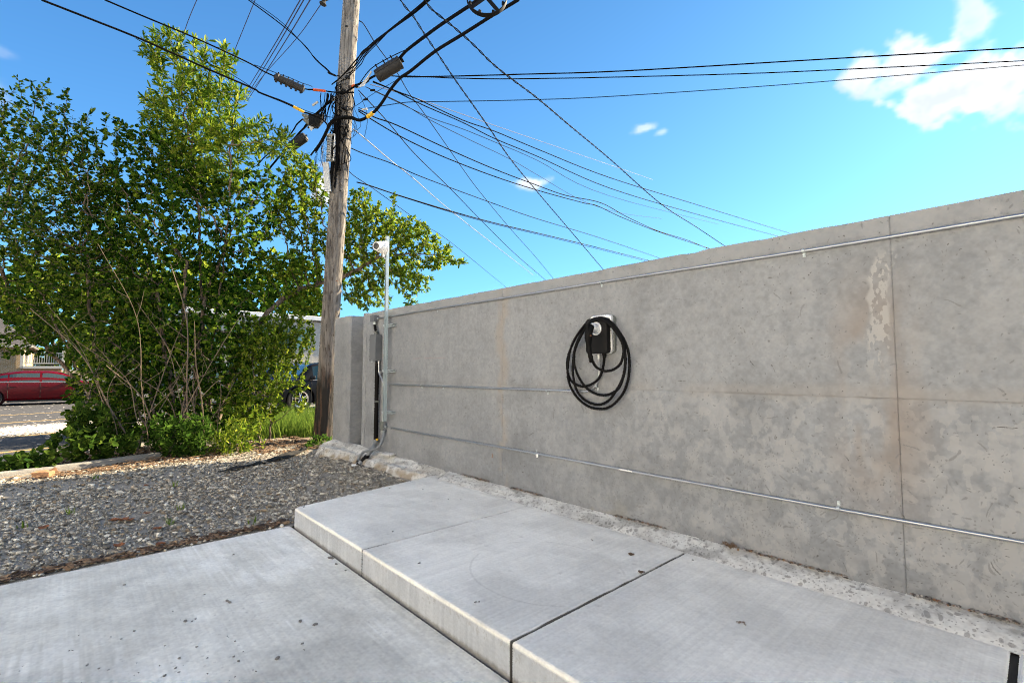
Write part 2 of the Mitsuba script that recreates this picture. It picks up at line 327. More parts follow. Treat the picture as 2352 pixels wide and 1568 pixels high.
# ---------------------------------------------------------------- the setting
tag(put('ground', grid(np.r_[np.linspace(-500, -30, 10), np.linspace(-28, 10, 40), np.linspace(20, 500, 8)], np.r_[np.linspace(-500, -16, 8), np.linspace(-14, 30, 45), np.linspace(40, 500, 8)],
    lambda X, Y: -.235+0*X), 'm_soil'), kind='structure')
lot = [(-11.9, -60), (-11.9, 1.2), (-13.4, 3.2), (-13.6, 60), (-120, 60), (-120, -60)]
tag(put('parking_lot', slab(lot, -.40, -.20, .004), 'm_asphalt'), kind='structure')
# lower concrete pavement: two panels
for x0, x1 in ((-4.90, -1.775), (-1.765, 12.0)):
    put('panel', slab([(x0, -9), (x1, -9), (x1, 1.60), (x0, 1.60)], -.40, -.18, .006), 'm_pave', 'pavement')
tag('pavement', kind='structure')
# raised walk of square panels along the wall
ed = [-4.84, -3.385, -1.778, -.145, 1.50, 3.1, 4.7, 6.3]
for i in range(len(ed)-1):
    a, b = ed[i]+(.0035 if i == 1 else .0048), ed[i+1]-(.0035 if i == 0 else .0048)
    if i == 2: b -= .010
    if i == 3: a += .010
    back = (ed[i]-.30 if i == 0 else a)
    poly = [(a, 1.615), (b, 1.615), (b, 3.40), (back, 3.40)] if i else [(a+.03, 1.612), (b, 1.615), (b, 3.40), (back, 3.40), (a-.004, 1.66)]
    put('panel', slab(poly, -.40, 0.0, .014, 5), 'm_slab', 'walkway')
put('joint_filler', cat(bx(-.162, -.128, 1.64, 3.38, -.2, -.02), *[bx(e-.008, e+.008, 1.63, 3.38, -.2, -.03) for e in ed[1:3]+ed[4:-1]]), 'm_dark', 'walkway')
tag('walkway', kind='structure')
# wall: poured panels between recessed joints, a buttress at its left end
wall = thing('concrete_wall', 'long grey poured concrete wall, stained and pitted, behind the raised walk', 'wall')
def panel(x0, x1, z0, z1, seed, top=False, y0=WY, ch=.0035):
    nx = max(6, int((x1-x0)/.06)); nz = max(6, int((z1-z0)/.08))
    xs = np.r_[x0, x0+ch*.5, np.linspace(x0+ch, x1-ch, nx), x1-ch*.5, x1]
    zs = np.r_[z0, z0+ch*.5, np.linspace(z0+ch, z1-ch, nz), z1-ch*.5, z1]
    X, Z = np.meshgrid(xs, zs, indexing='ij')
    dx = np.minimum(X-x0, x1-X); dz = np.minimum(Z-z0, z1-Z); d = np.minimum(dx, dz)
    chip = .010*np.clip(n3(X*14, Z*14, seed, 3, 4)-.5, 0, 1)
    Y = y0+.008*(n3(X*1.2, Z*1.2, 3.0, 3, 1)-.5)+np.where(dx < ch, ch-dx, 0)*1.0+np.where(dz < ch, ch-dz, 0)*.35+np.where(d < ch*3, chip, 0)
    if top:
        jag = .020*(n3(X*1.1, 0, 5.0, 4, 2)-.5)+.035*np.minimum(0, n3(X*4.0, 0, 2.0, 3, 7)-.42)
        Z = Z+jag*np.clip((Z-(z1-.25))/.25, 0, 1)
    m, n = X.shape; i, j = np.meshgrid(np.arange(m-1), np.arange(n-1), indexing='ij')
    q = np.stack([i*n+j, (i+1)*n+j, (i+1)*n+j+1, i*n+j+1], -1).reshape(-1, 4)
    F = np.stack([X, Y, Z], -1)
    B = F.copy(); B[..., 1] = y0+.24
    rim = np.r_[F[:, 0], F[-1, 1:], F[::-1, -1][1:], F[0, ::-1][1:]]; rb = rim.copy(); rb[:, 1] = y0+.24
    k = len(rim); s = np.arange(k-1)
    sides = (np.vstack([rim, rb]), np.stack([s, s+k, s+k+1, s+1], 1))
    back = (np.array([F[0, 0], F[-1, 0], F[-1, -1], F[0, -1]])*[1, 0, 1]+[0, y0+.24, 0], np.array([[0, 3, 2, 1]]))
    return cat((F.reshape(-1, 3), q), sides, back)
g = .0010
for i, (x0, x1) in enumerate(((-7.22, -3.94), (-3.94, -.56), (-.56, 2.75), (2.75, 6.05))):
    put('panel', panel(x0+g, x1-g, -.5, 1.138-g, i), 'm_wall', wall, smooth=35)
    put('panel', panel(x0+g, x1-g, 1.138+g, 2.19, i+9, top=True), 'm_wall', wall, smooth=35)
# buttress: plan outline extruded, with chipped arris
def buttress():
    out = np.array([(-8.48, 3.95), (-8.48, 3.47), (-8.455, 3.445), (-7.86, 3.43), (-7.815, 3.432), (-7.785, 3.455), (-7.755, 3.72), (-7.71, 3.80), (-7.58, 3.80), (-7.42, 3.50), (-7.36, 3.462), (-7.227, 3.45), (-7.227, 3.95)])
    zs = np.r_[-.5, np.linspace(-.45, 2.16, 50), 2.195, 2.205]
    V = []
    for z in zs:
        p = out.copy()
        r = n3(p[:, 0]*3, z*9, 2.0, 4, 3)-.5
        p[:, 1] += np.where(p[:, 1] < 3.7, .014*r, 0)
        p[4:6, 1] += .05*max(0, float(n3(1.0, z*7, 4.0, 3, 6))-.5)
        V.append(np.column_stack([p, np.full(len(p), z)]))
    k = len(out); v = np.vstack(V); F = []
    for i in range(len(zs)-1):
        for j in range(k): F.append([i*k+j, i*k+(j+1) % k, (i+1)*k+(j+1) % k, (i+1)*k+j])
    e = (len(zs)-1)*k; back = np.column_stack([V[-1][:, 0], np.full(k, 3.95), V[-1][:, 2]]); c = len(v); v = np.vstack([v, back])
    tri = np.array([t for j in range(k-1) for t in ([e+j, e+j+1, c+j+1], [e+j, c+j+1, c+j])])
    m = cat((v, np.array(F))); return trimesh.Trimesh(v, np.vstack([m.faces, tri]), process=False)
put('buttress', buttress(), 'm_wall', wall, smooth=30)
put('core', bx(-7.25, 6.04, WY+.006, WY+.20, -.5, 2.15), 'm_wall', wall)
# rough mortar ledge at the wall foot
def ledge():
    xs = np.r_[np.arange(-8.95, -4.6, .035), np.arange(-4.6, 6, .06)]
    vs = np.linspace(0, 1, 15)
    X, V = np.meshgrid(xs, vs, indexing='ij')
    wid = .165+.05*(n3(X*1.3, 0, 1.0, 3, 2)-.5)+np.clip((-5.1-X)/1.0, 0, 1)*.17*(.6+.8*n3(X*2.4, 1.0, 1.0, 3, 5))
    wid = np.where(X < -8.2, wid*np.clip((X+8.95)/.6, .2, 1), wid)
    lo = np.where(X > -4.95, -.006, -.20)
    hi = .078+np.clip((-5-X)/2, 0, 1)*.02+np.where(X < -8.4, (X+8.4)*.24, 0)
    prof = np.clip(1-((1-V)*1.25)**2, 0, 1)           # 1 at the wall, 0 at the toe
    steep = np.where(X < -5.0, np.clip(V/.28, 0, 1)**.7, 0)
    s = np.where(X < -5.0, np.maximum(prof, steep*.72), V**.75)
    Z = lo+(hi-lo)*s
    Y = WY+.03-(wid+.03)*(1-V)
    r = .55*(n3(X*4.5, Y*9, Z*7, 5, 8)-.5)+.75*(n3(X*17, Y*17, Z*17, 4, 9)-.5)
    w = np.where(X < -5.0, .080, .024)*np.sin(np.pi*np.clip(V*.9+.1, 0, 1))
    Z = Z+r*w; Y = Y-np.where(X < -5, .05, .012)*(n3(X*9, V*4, 3.0, 4, 11)-.5)*(1-V)
    m, n = X.shape; i, j = np.meshgrid(np.arange(m-1), np.arange(n-1), indexing='ij')
    q = np.stack([i*n+j, (i+1)*n+j, (i+1)*n+j+1, i*n+j+1], -1).reshape(-1, 4)
    return cat((np.stack([X, Y, Z], -1).reshape(-1, 3), q))
put('footing', ledge(), 'm_ledge', wall, smooth=True)
tag(wall+'__footing', 'rough pale mortar strip along the wall foot')
# gravel bed
def gz(X, Y):
    X, Y = np.asarray(X, float), np.asarray(Y, float)
    h = -.175+.05*np.clip((-4.9-X)/1.2, 0, 1)+.05*np.clip((Y-1.4)/1.4, 0, 1)*np.clip((X+8.2)/1.5, 0, 1)
    h = h+.05*(n3(X*.9, Y*.9, 0.0, 3, 4)-.5)*np.clip((-4.95-X)/.5, 0, 1)
    h = h-.05*np.exp(-((X+8.2)**2/.15+(Y-2.6)**2/.5))+.05*np.clip((-9.3-X)/1.5, 0, 1)*(n3(X*2, Y*2, 1.0, 3, 8)-.2)
    return h
tag(put('gravel_bed', grid(np.arange(-11.9, -4.84, .08), np.arange(-7.0, 3.45, .08), lambda X, Y: gz(X, Y)-.012), 'm_gravelbed', smooth=True), kind='structure')
tag(put('dirt_path', grid(np.arange(-14.5, -8.4, .12), np.arange(3.35, 16, .12), lambda X, Y: -.10-.10*np.clip((-9.2-X)/4, 0, 1)+.05*(n3(X*1.5, Y*1.5, 0.0, 3, 4)-.5)), 'm_soil', smooth=True), kind='structure')
# the building that the yard belongs to, across the pavement behind the photographer
hall = thing('stucco_building', 'long pale stucco building with dark windows across the pavement', 'building')
mat('m_render', proc(lambda p, n, uv: mix(C(.69, .69, .685), C(.76, .76, .755), fbm(p.x*1.3, p.z*1.3, 1.0, 4))), .9)
wins = [(-13+3.4*i, -11.6+3.4*i, z0, z1) for i in range(10) for z0, z1 in ((.9, 2.4), (4.0, 5.4)) if not (i in (4, 7) and z0 < 2)]
doors = [(.8, 2.0, -.2, 2.2), (11.0, 12.2, -.2, 2.2)]
def facade(x0, x1, z0, z1, holes):
    P = sbox(x0, z0, x1, z1)
    for a, b, c, d in holes: P = P.difference(sbox(a, c, b, d))
    m = trimesh.creation.extrude_polygon(P, .25, engine='earcut')
    return (np.column_stack([m.vertices[:, 0], -11.0-.25+m.vertices[:, 2], m.vertices[:, 1]]), m.faces[:, ::-1])
put('wall', cat(facade(-15, 22, -.3, 7.0, [(a, b, c, d) for a, b, c, d in wins]+[(a, b, -.28, d) for a, b, c, d in doors]), bx(-15, 22, -23, -11.6, -.3, 7.0), bx(-15, -14.75, -11.6, -11.25, -.3, 7), bx(21.75, 22, -11.6, -11.25, -.3, 7)), 'm_render', hall)
put('parapet', bx(-15.15, 22.15, -23.1, -10.9, 7.002, 7.25, .03), 'm_lightgrey', hall)
for a, b, c, d in wins: put('window', bx(a+.004, b-.004, -11.18, -11.12, c+.004, d-.004), 'm_blackgloss', hall)
for a, b, c, d in doors: put('door', bx(a+.004, b-.004, -11.16, -11.08, -.2, d-.004), 'm_boxgrey', hall)
# ---------------------------------------------------------------- conduits on the wall
def run(p, r, n=10): return tube(p, r, n)
def cyl(p0, p1, r, n=16): return tube(np.array([p0, p1], float), r, n)
CY = WY-.016
def coupling(x, z, R=.0105, L=.055, key=None, y=CY):
    m = lathe([(R+.001, 0), (R+.0045, .003), (R+.0045, L*.42), (R+.0025, L*.46), (R+.0025, L*.54), (R+.0045, L*.58), (R+.0045, L-.003), (R+.001, L)], 16, (x-L/2, y, z), (1, 0, 0))
    m = cat(m, cyl((x-L*.3, y-R-.004, z), (x-L*.3, y-R-.009, z), .004, 8), cyl((x+L*.3, y-R-.004, z), (x+L*.3, y-R-.009, z), .004, 8))
    put('coupling', m, 'm_galv', key, smooth=35)
def strap(x, z, R=.0105, key=None, below=True, y=CY):
    s = -1 if below else 1
    a = np.linspace(-.35, np.pi+.35, 12)
    arc = np.array([[x, y-math.sin(t)*(R+.002), z+math.cos(t)*(R+.002)*s*-1] for t in a])
    ms = []
    v = np.concatenate([arc-[.008, 0, 0], arc+[.008, 0, 0]]); k = len(arc); i = np.arange(k-1)
    o = np.concatenate([v, v+[0, -.0015, 0]])
    f = np.vstack([np.stack([i, i+1, i+1+k, i+k], 1), np.stack([i+2*k, i+3*k, i+3*k+1, i+2*k+1], 1)])
    ms.append((o, f))
    ms.append(bx(x-.008, x+.008, WY-.006, WY-.001, *(sorted((z+s*.011, z+s*.040)))))
    ms.append(lathe([(0, .006), (.005, .006), (.006, 0)], 8, (x, WY-.006, z+s*.029), (0, -1, 0)))
    put('strap', cat(*ms), 'm_galvdull', key, smooth=30)
def conduit(pts, label, r=.0105, mt='m_galv'):
    k = thing('metal_conduit', label, 'conduit', 'steel conduits along the wall')
    put('pipe', run(pts, r, 14), mt, k, smooth=True); return k
def zu(x): return float(np.interp(x, [-6.8, -3.1, -1.0, 6], [2.080, 2.073, 2.060, 2.062]))
xs = np.linspace(-6.79, 6.0, 60)
k = conduit(np.column_stack([xs, xs*0+CY, [zu(x)+.002*math.sin(x*2.1) for x in xs]]), 'steel conduit running along the top of the wall')
for x in (-3.95, -3.09, 1.4): coupling(x, zu(x), key=k)
for x in (-5.2, -2.6, -1.0, .6, 2.4): strap(x, zu(x), key=k)
bend = [(-6.40, CY, 1.088), (-5.0, CY, 1.094), (-3.4, CY, 1.102), (-2.95, CY, 1.104)]
arc = [(-2.80+.17*math.sin(t), CY, 1.274-.17*math.cos(t)) for t in np.linspace(.1, np.pi/2-.05, 10)]
k = conduit(np.array(bend+[(-2.84, CY, 1.104)]+arc+[(-2.625, CY, 1.30), (-2.615, CY-.015, 1.36), (-2.608, CY-.03, 1.40), (-2.605, CY-.035, 1.437)]), 'steel conduit at mid height that bends up into the charger')
for x in (-3.37,): coupling(x, 1.103, key=k)
for x in (-5.55, -5.05, -3.26): strap(x, 1.098, key=k)
put('connector', lathe([(.012, 0), (.016, .003), (.016, .02), (.019, .023), (.019, .036), (.014, .038), (.014, .05)], 16, (-2.605, CY-.034, 1.392), (0, 0, 1)), 'm_galv', k, smooth=35)
strap(-2.655, 1.155, key=k)
k = conduit(np.column_stack([xs[xs > -6.49], 0*xs[xs > -6.49]+CY, .470+.004*np.sin(xs[xs > -6.49]*1.3)]), 'steel conduit running low along the wall above the walk')
for x in (-5.9, -2.77, 2.0): coupling(x, .471, key=k)
for x in (-3.42, -.863, 1.1): strap(x, .473, key=k, below=False)
put('tape_tag', bx(-3.40, -3.375, CY-.0125, CY-.011, .44, .474), 'm_white', k)
put('tape_tag', bx(-2.42, -2.30, CY-.0118, CY-.0108, .466, .476), 'm_white', k)
# ---------------------------------------------------------------- strut post with brackets and camera
k = thing('strut_post', 'tall galvanised channel post standing off the wall with a camera at its top', 'post')
def channel(x0, x1, y0, y1, z0, z1, t=.0028):
    return cat(bx(x1-t, x1, y0, y1, z0, z1), bx(x0, x0+t, y0, y1, z0, z1), bx(x0+t, x1-t, y1-t, y1, z0, z1),
               bx(x0+t, x0+.010, y0, y0+t, z0, z1), bx(x1-.010, x1-t, y0, y0+t, z0, z1))
put('channel', channel(-6.447, -6.405, 3.352, 3.394, .565, 3.262), 'm_strut', k)
for z in (1.942, 1.281, .690):
    put('bracket', cat(bx(-6.44, -6.255, 3.397, 3.4475, z+.0165, z+.0195), bx(-6.44, -6.255, 3.397, 3.4475, z-.0195, z-.0165), bx(-6.44, -6.255, 3.4447, 3.4475, z-.0165, z+.0165),
        bx(-6.44, -6.255, 3.397, 3.3995, z+.009, z+.0165), bx(-6.44, -6.255, 3.397, 3.3995, z-.0165, z-.009), lathe([(0, .008), (.009, .008), (.010, .0)], 6, (-6.275, 3.436, z), (0, -1, 0))), 'm_galvdull', k)
    put('bolt', cat(bx(-6.47, -6.40, 3.346, 3.3515, z-.018, z+.018), lathe([(0, .009), (.010, .009), (.0105, 0)], 6, (-6.426, 3.346, z), (0, -1, 0))), 'm_galvdull', k)
k = thing('security_camera', 'white dome security camera fixed near the top of the channel post', 'security camera')
cb = np.array([-6.435, 3.351, 3.085])
put('mount', lathe([(.0, 0), (.097, 0), (.100, .005), (.100, .036), (.094, .046), (.090, .062), (.080, .070)], 36, cb, (0, -1, 0)), 'm_white', k, smooth=35)
bc = cb+np.array([.006, -.085, 0]); aim = np.array([.46, -.87, -.10]); aim /= np.linalg.norm(aim)
s = trimesh.creation.icosphere(3, .084); s.apply_translation(bc); put('ball', s, 'm_white', k, smooth=True)
put('barrel', lathe([(.072, .0), (.069, .04), (.063, .075), (.062, .100), (.058, .107), (.050, .107), (.049, .098)], 36, bc, aim), 'm_white', k, smooth=30)
put('lens', lathe([(.049, .097), (.049, .101), (.034, .1015), (.031, .093), (.019, .094), (.0, .098)], 32, bc, aim), 'm_blackgloss', k, smooth=30)
ca = bc+aim*.05
put('cap', cat(cyl(cb+[.0, -.025, -.09], cb+[.0, -.025, -.138], .019, 12)), 'm_white', k, smooth=40)
put('cord', tube(spline([cb+[0, -.025, -.137], cb+[.006, -.02, -.155], cb+[.01, -.005, -.165], cb+[.012, .01, -.14]]), .004, 6), 'm_white', k, smooth=True)
# ---------------------------------------------------------------- boxes and risers left of the post
k = thing('junction_box', 'small square grey junction box high on the wall left of the post', 'junction box', )
put('body', bx(-6.925, -6.806, 3.372, 3.449, 2.034, 2.130, .004), 'm_boxgrey', k)
put('cover', bx(-6.928, -6.803, 3.366, 3.3715, 2.031, 2.133, .002), 'm_boxgrey', k)
put('fitting', lathe([(.017, 0), (.017, .022), (.013, .024), (.013, .035)], 14, (-6.806, CY, 2.080), (1, 0, 0)), 'm_galvdull', k, smooth=35)
put('fitting', lathe([(.020, 0), (.020, .03), (.026, .032), (.026, .045)], 14, (-6.86, 3.41, 2.034), (0, 0, -1)), 'm_galvdull', k, smooth=35)
k = thing('flexible_riser', 'short black pipe between the small junction box and the grey cabinet', 'pipe')
put('pipe', tube(spline([(-6.86, 3.41, 1.99), (-6.835, 3.408, 1.93), (-6.80, 3.405, 1.87), (-6.79, 3.40, 1.83)]), .021, 14), 'm_rubber', k, smooth=True)
put('fitting', cat(lathe([(.030, 0), (.030, .02), (.034, .022), (.034, .04), (.024, .042)], 14, (-6.79, 3.40, 1.836), (0, 0, 1)), cyl((-6.79+.03, 3.39, 1.87), (-6.79+.05, 3.385, 1.885), .012, 8)), 'm_boxdark', k, smooth=35)
k = thing('electrical_cabinet', 'grey metal electrical cabinet with a front cover, left of the channel post', 'electrical cabinet')
put('body', bx(-6.872, -6.690, 3.352, 3.449, 1.432, 1.826, .005), 'm_boxgrey', k)
put('cover', cat(bx(-6.878, -6.684, 3.338, 3.3515, 1.428, 1.832, .003), bx(-6.684, -6.6805, 3.345, 3.42, 1.60, 1.828, .001)), 'm_boxgrey', k)
put('latch', cat(bx(-6.795, -6.765, 3.330, 3.338, 1.415, 1.4275), lathe([(0, .004), (.006, .004), (.006, 0)], 8, (-6.78, 3.3385, 1.44), (0, -1, 0))), 'm_galvdull', k)
k = thing('black_riser', 'thick black riser pipe dropping from the grey cabinet to the ground', 'pipe')
put('pipe', cyl((-6.735, 3.400, 1.4315), (-6.735, 3.395, .235), .031, 20), 'm_rubber', k, smooth=35)
put('clamp', cat(lathe([(.034, -.012), (.036, -.01), (.036, .01), (.034, .012)], 20, (-6.735, 3.397, .83), (0, 0, 1)), bx(-6.70, -6.66, 3.40, 3.412, .822, .838), bx(-6.81, -6.77, 3.40, 3.412, .822, .838)), 'm_boxdark', k, smooth=35)
put('fitting', cat(lathe([(.033, 0), (.040, .0), (.040, .035), (.044, .037), (.044, .055), (.034, .057)], 20, (-6.735, 3.394, .215), (0, 0, 1))), 'm_pvcgrey', k, smooth=35)
put('bushing', lathe([(.0, 0), (.012, 0), (.012, .03), (.016, .032), (.016, .04), (0, .04)], 10, (-6.69, 3.385, .275), (1, -.2, 0)), 'm_yellow', k, smooth=35)
fl = [(-6.735, 3.39, .232), (-6.72, 3.37, .19), (-6.665, 3.31, .143), (-6.739, 3.255, .034)]
put('elbow', tube(spline(fl), .030, 16), 'm_pvcgrey', k, smooth=True)
put('tail', tube(spline([(-6.72, 3.275, .06), (-6.779, 3.21, -.036), (-6.801, 3.165, -.086), (-6.70, 3.12, -.19)]), .034, 16), 'm_rubber', k, smooth=True)
put('coupling', lathe([(.036, 0), (.043, .002), (.043, .05), (.036, .052)], 16, (-6.796, 3.185, -.075), (.35, .45, .8)), 'm_pvcgrey', k, smooth=35)
k = thing('steel_riser', 'thin pale conduit between the grey cabinet and the back of the post', 'pipe')
put('pipe', tube(spline([(-6.705, 3.41, 1.43), (-6.70, 3.41, 1.36), (-6.685, 3.41, 1.25), (-6.60, 3.415, 1.15), (-6.56, 3.42, 1.03), (-6.55, 3.42, .55)]), .0115, 12), 'm_galv', k, smooth=True)
put('fitting', lathe([(.013, 0), (.018, .002), (.018, .03), (.013, .032)], 12, (-6.704, 3.41, 1.40), (0, 0, 1)), 'm_galv', k, smooth=35)
put('fitting', lathe([(.013, 0), (.0165, .002), (.0165, .05), (.013, .052)], 12, (-6.66, 3.413, 1.235), (.4, 0, 1)), 'm_galv', k, smooth=35)
k = thing('outlet_box', 'small grey box at the foot of the channel post where the low conduit starts', 'junction box')
put('body', bx(-6.606, -6.497, 3.393, 3.4485, .420, .545, .004), 'm_pvcgrey', k)
put('cover', bx(-6.609, -6.494, 3.387, 3.3925, .417, .548, .002), 'm_boxdark', k)
put('hub', lathe([(.012, 0), (.020, .002), (.020, .03), (.0125, .034)], 14, (-6.55, 3.42, .545), (0, 0, 1)), 'm_galvdull', k, smooth=35)
put('hub', lathe([(.016, 0), (.018, .002), (.018, .02), (.0125, .024)], 14, (-6.497, CY-.006, .470), (1, 0, 0)), 'm_galvdull', k, smooth=35)
k = thing('flexible_conduit', 'grey flexible conduit curling from the outlet box over the mortar ledge into the gravel', 'conduit')
put('pipe', tube(spline([(-6.52, 3.415, .418), (-6.49, 3.39, .33), (-6.464, 3.325, .216), (-6.56, 3.289, .150), (-6.781, 3.255, .100), (-6.867, 3.221, .039), (-6.872, 3.188, -.028), (-6.817, 3.154, -.087), (-6.70, 3.12, -.19)], 10), .0185, 14), 'm_pvcgrey', k, smooth=True)
put('fitting', lathe([(.014, 0), (.021, .002), (.021, .05), (.014, .055)], 14, (-6.52, 3.414, .365), (.05, 0, 1)), 'm_galvdull', k, smooth=35)
put('clip', lathe([(.02, 0), (.024, .002), (.024, .03), (.02, .032)], 12, (-6.846, 3.168, -.065), (-.5, .5, .8)), 'm_black', k, smooth=35)
solo('flexible_loop', tube(spline([(-6.79, 3.40, .27), (-6.80, 3.38, .17), (-6.83, 3.36, .12), (-6.79, 3.30, .10), (-6.74, 3.26, .05)]), .011, 10), 'm_pvcgrey', 'thin grey tube looping behind the black riser foot', 'conduit', smooth=True)
# ---------------------------------------------------------------- car charger
k = thing('car_charger', 'black wall mounted car charger with a coiled black cable and silver plug socket', 'car charger')
def rrect(x0, x1, z0, z1, r, n=8):
    return np.array([(cx+r*math.cos(t), cz+r*math.sin(t)) for cx, cz, s in ((x1-r, z1-r, 0), (x0+r, z1-r, 1), (x0+r, z0+r, 2), (x1-r, z0+r, 3)) for t in np.linspace(s*np.pi/2, (s+1)*np.pi/2, n)])
def plate(x0, x1, z0, z1, r, y0, y1, e=.006, k=5):
    """A rounded plate whose front edge (towards -y) is rounded."""
    P = rrect(x0, x1, z0, z1, r); c = np.array([(x0+x1)/2, (z0+z1)/2]); rings = []
    for d, y in [(0, y1)]+[(e*(1-math.cos(t)), y0+e-e*math.sin(t)) for t in np.linspace(0, np.pi/2, k)]:
        q = rrect(x0+d, x1-d, z0+d, z1-d, max(r-d, .002)); rings.append(np.column_stack([q[:, 0], np.full(len(q), y), q[:, 1]]))
    n = len(P); F = [[i*n+j, (i+1)*n+j, (i+1)*n+(j+1) % n, i*n+(j+1) % n] for i in range(len(rings)-1) for j in range(n)]
    v = np.vstack(rings); m = cat((v, np.array(F))); o = (len(rings)-1)*n
    cap = np.array([[o, o+j+1, o+j] for j in range(1, n-1)]); bk = np.array([[0, j, j+1] for j in range(1, n-1)])
    return trimesh.Trimesh(v, np.vstack([m.faces, cap, bk]), process=False)
put('bracket', plate(-2.672, -2.452, 1.442, 1.768, .035, 3.418, 3.449, .005), 'm_boxdark', k, smooth=35)
put('back_plate', plate(-2.690, -2.462, 1.438, 1.775, .034, 3.385, 3.416, .012), 'm_silver', k, smooth=40)
put('housing', plate(-2.692, -2.466, 1.440, 1.742, .030, 3.325, 3.384, .009), 'm_charcoal', k, smooth=40)
h = put('socket', lathe([(.056, 0), (.057, .010), (.054, .013), (.047, .013), (.045, .006)], 40, (-2.571, 3.325, 1.652), (0, -1, 0)), 'm_silver', k, smooth=35)
cx0 = np.array([-2.571, 3.325, 1.652])
put('barrel', lathe([(.0, -.001), (.043, 0), (.043, .045), (.040, .062), (.035, .070), (.0, .071)], 36, cx0, (0, -1, .10)), 'm_silver', k+'__socket', smooth=35)
body = spline([(-2.571, 3.262, 1.662), (-2.572, 3.235, 1.640), (-2.574, 3.222, 1.600), (-2.576, 3.222, 1.555), (-2.576, 3.228, 1.50), (-2.576, 3.236, 1.45), (-2.576, 3.244, 1.405)], 6)
rad = np.interp(np.arange(len(body)), np.linspace(0, len(body)-1, 7), [.030, .033, .034, .030, .020, .019, .018])
c = put('plug', tube(body, rad, 22), 'm_rubber', k, smooth=40)
put('latch', cat(bx(-2.580, -2.562, 3.212, 3.262, 1.675, 1.690, .004), bx(-2.582, -2.560, 3.196, 3.214, 1.625, 1.680, .004)), 'm_rubber', c)
put('button', bx(-2.549, -2.541, 3.205, 3.225, 1.580, 1.592, .003), 'm_rust', c)
put('boot', cat(*[lathe([(.013, 0), (.0175-.0007*i, .001), (.0175-.0007*i, .006), (.013, .007)], 16, body[-1]+np.array([0, .002*i, -.009*i]), (0, .2, -1)) for i in range(5)]), 'm_rubber', c, smooth=35)
put('gland', lathe([(.021, 0), (.021, .014), (.017, .018), (.016, .036), (.012, .04)], 18, (-2.528, 3.375, 1.440), (0, 0, -1)), 'm_rubber', k, smooth=35)
loop = [(-2.527, 3.375, 1.417), (-2.535, 3.38, 1.383), (-2.558, 3.4, 1.333), (-2.586, 3.41, 1.27), (-2.63, 3.41, 1.213), (-2.694, 3.41, 1.174), (-2.768, 3.41, 1.153), (-2.843, 3.41, 1.157), (-2.92, 3.41, 1.189), (-2.959, 3.41, 1.242), (-2.979, 3.41, 1.309), (-2.974, 3.405, 1.376), (-2.946, 3.4, 1.456), (-2.886, 3.39, 1.547), (-2.813, 3.375, 1.622), (-2.717, 3.36, 1.695), (-2.648, 3.35, 1.734), (-2.584, 3.35, 1.747), (-2.515, 3.35, 1.742), (-2.462, 3.36, 1.716), (-2.418, 3.37, 1.674), (-2.378, 3.39, 1.611), (-2.343, 3.4, 1.549), (-2.319, 3.41, 1.482), (-2.304, 3.41, 1.416), (-2.3, 3.41, 1.338), (-2.309, 3.41, 1.248), (-2.337, 3.41, 1.158), (-2.383, 3.41, 1.084), (-2.457, 3.41, 1.014), (-2.532, 3.41, 0.973), (-2.609, 3.41, 0.961), (-2.704, 3.41, 0.968), (-2.794, 3.41, 1.003), (-2.878, 3.41, 1.064), (-2.938, 3.41, 1.142), (-2.953, 3.39, 1.228), (-2.951, 3.385, 1.322), (-2.913, 3.38, 1.481), (-2.852, 3.37, 1.575), (-2.771, 3.355, 1.651), (-2.684, 3.345, 1.713), (-2.575, 3.338, 1.738), (-2.498, 3.338, 1.733), (-2.429, 3.345, 1.696), (-2.375, 3.37, 1.619), (-2.34, 3.385, 1.524), (-2.323, 3.385, 1.427), (-2.325, 3.385, 1.338), (-2.345, 3.385, 1.248), (-2.378, 3.385, 1.181), (-2.422, 3.385, 1.12), (-2.493, 3.4, 1.049), (-2.578, 3.41, 1.006), (-2.656, 3.41, 0.997), (-2.744, 3.41, 1.018), (-2.819, 3.41, 1.06), (-2.867, 3.4, 1.131), (-2.883, 3.39, 1.21), (-2.892, 3.385, 1.289), (-2.882, 3.38, 1.374), (-2.866, 3.375, 1.453), (-2.835, 3.37, 1.531), (-2.771, 3.355, 1.606), (-2.676, 3.335, 1.68), (-2.62, 3.325, 1.723), (-2.55, 3.315, 1.732), (-2.489, 3.315, 1.723), (-2.444, 3.325, 1.7), (-2.4, 3.345, 1.647), (-2.358, 3.365, 1.579), (-2.333, 3.375, 1.512), (-2.318, 3.375, 1.439), (-2.312, 3.372, 1.367), (-2.325, 3.37, 1.272), (-2.349, 3.365, 1.194), (-2.386, 3.365, 1.139), (-2.463, 3.38, 1.1), (-2.554, 3.4, 1.082), (-2.639, 3.41, 1.088), (-2.719, 3.4, 1.122), (-2.772, 3.385, 1.173), (-2.83, 3.385, 1.25), (-2.853, 3.37, 1.328), (-2.859, 3.365, 1.407), (-2.84, 3.36, 1.478), (-2.793, 3.35, 1.555), (-2.713, 3.335, 1.647), (-2.644, 3.32, 1.699), (-2.548, 3.303, 1.727), (-2.487, 3.303, 1.719), (-2.426, 3.32, 1.677), (-2.379, 3.345, 1.609), (-2.343, 3.36, 1.539), (-2.326, 3.365, 1.475), (-2.327, 3.36, 1.415), (-2.351, 3.355, 1.35), (-2.409, 3.35, 1.306), (-2.48, 3.345, 1.289), (-2.525, 3.325, 1.299), (-2.559, 3.3, 1.325), (-2.568, 3.275, 1.36), (-2.563, 3.25, 1.393), (-2.564, 3.248, 1.421)]
put('cable', tube(spline(loop, 7), .0113, 12), 'm_rubber', k, smooth=True)
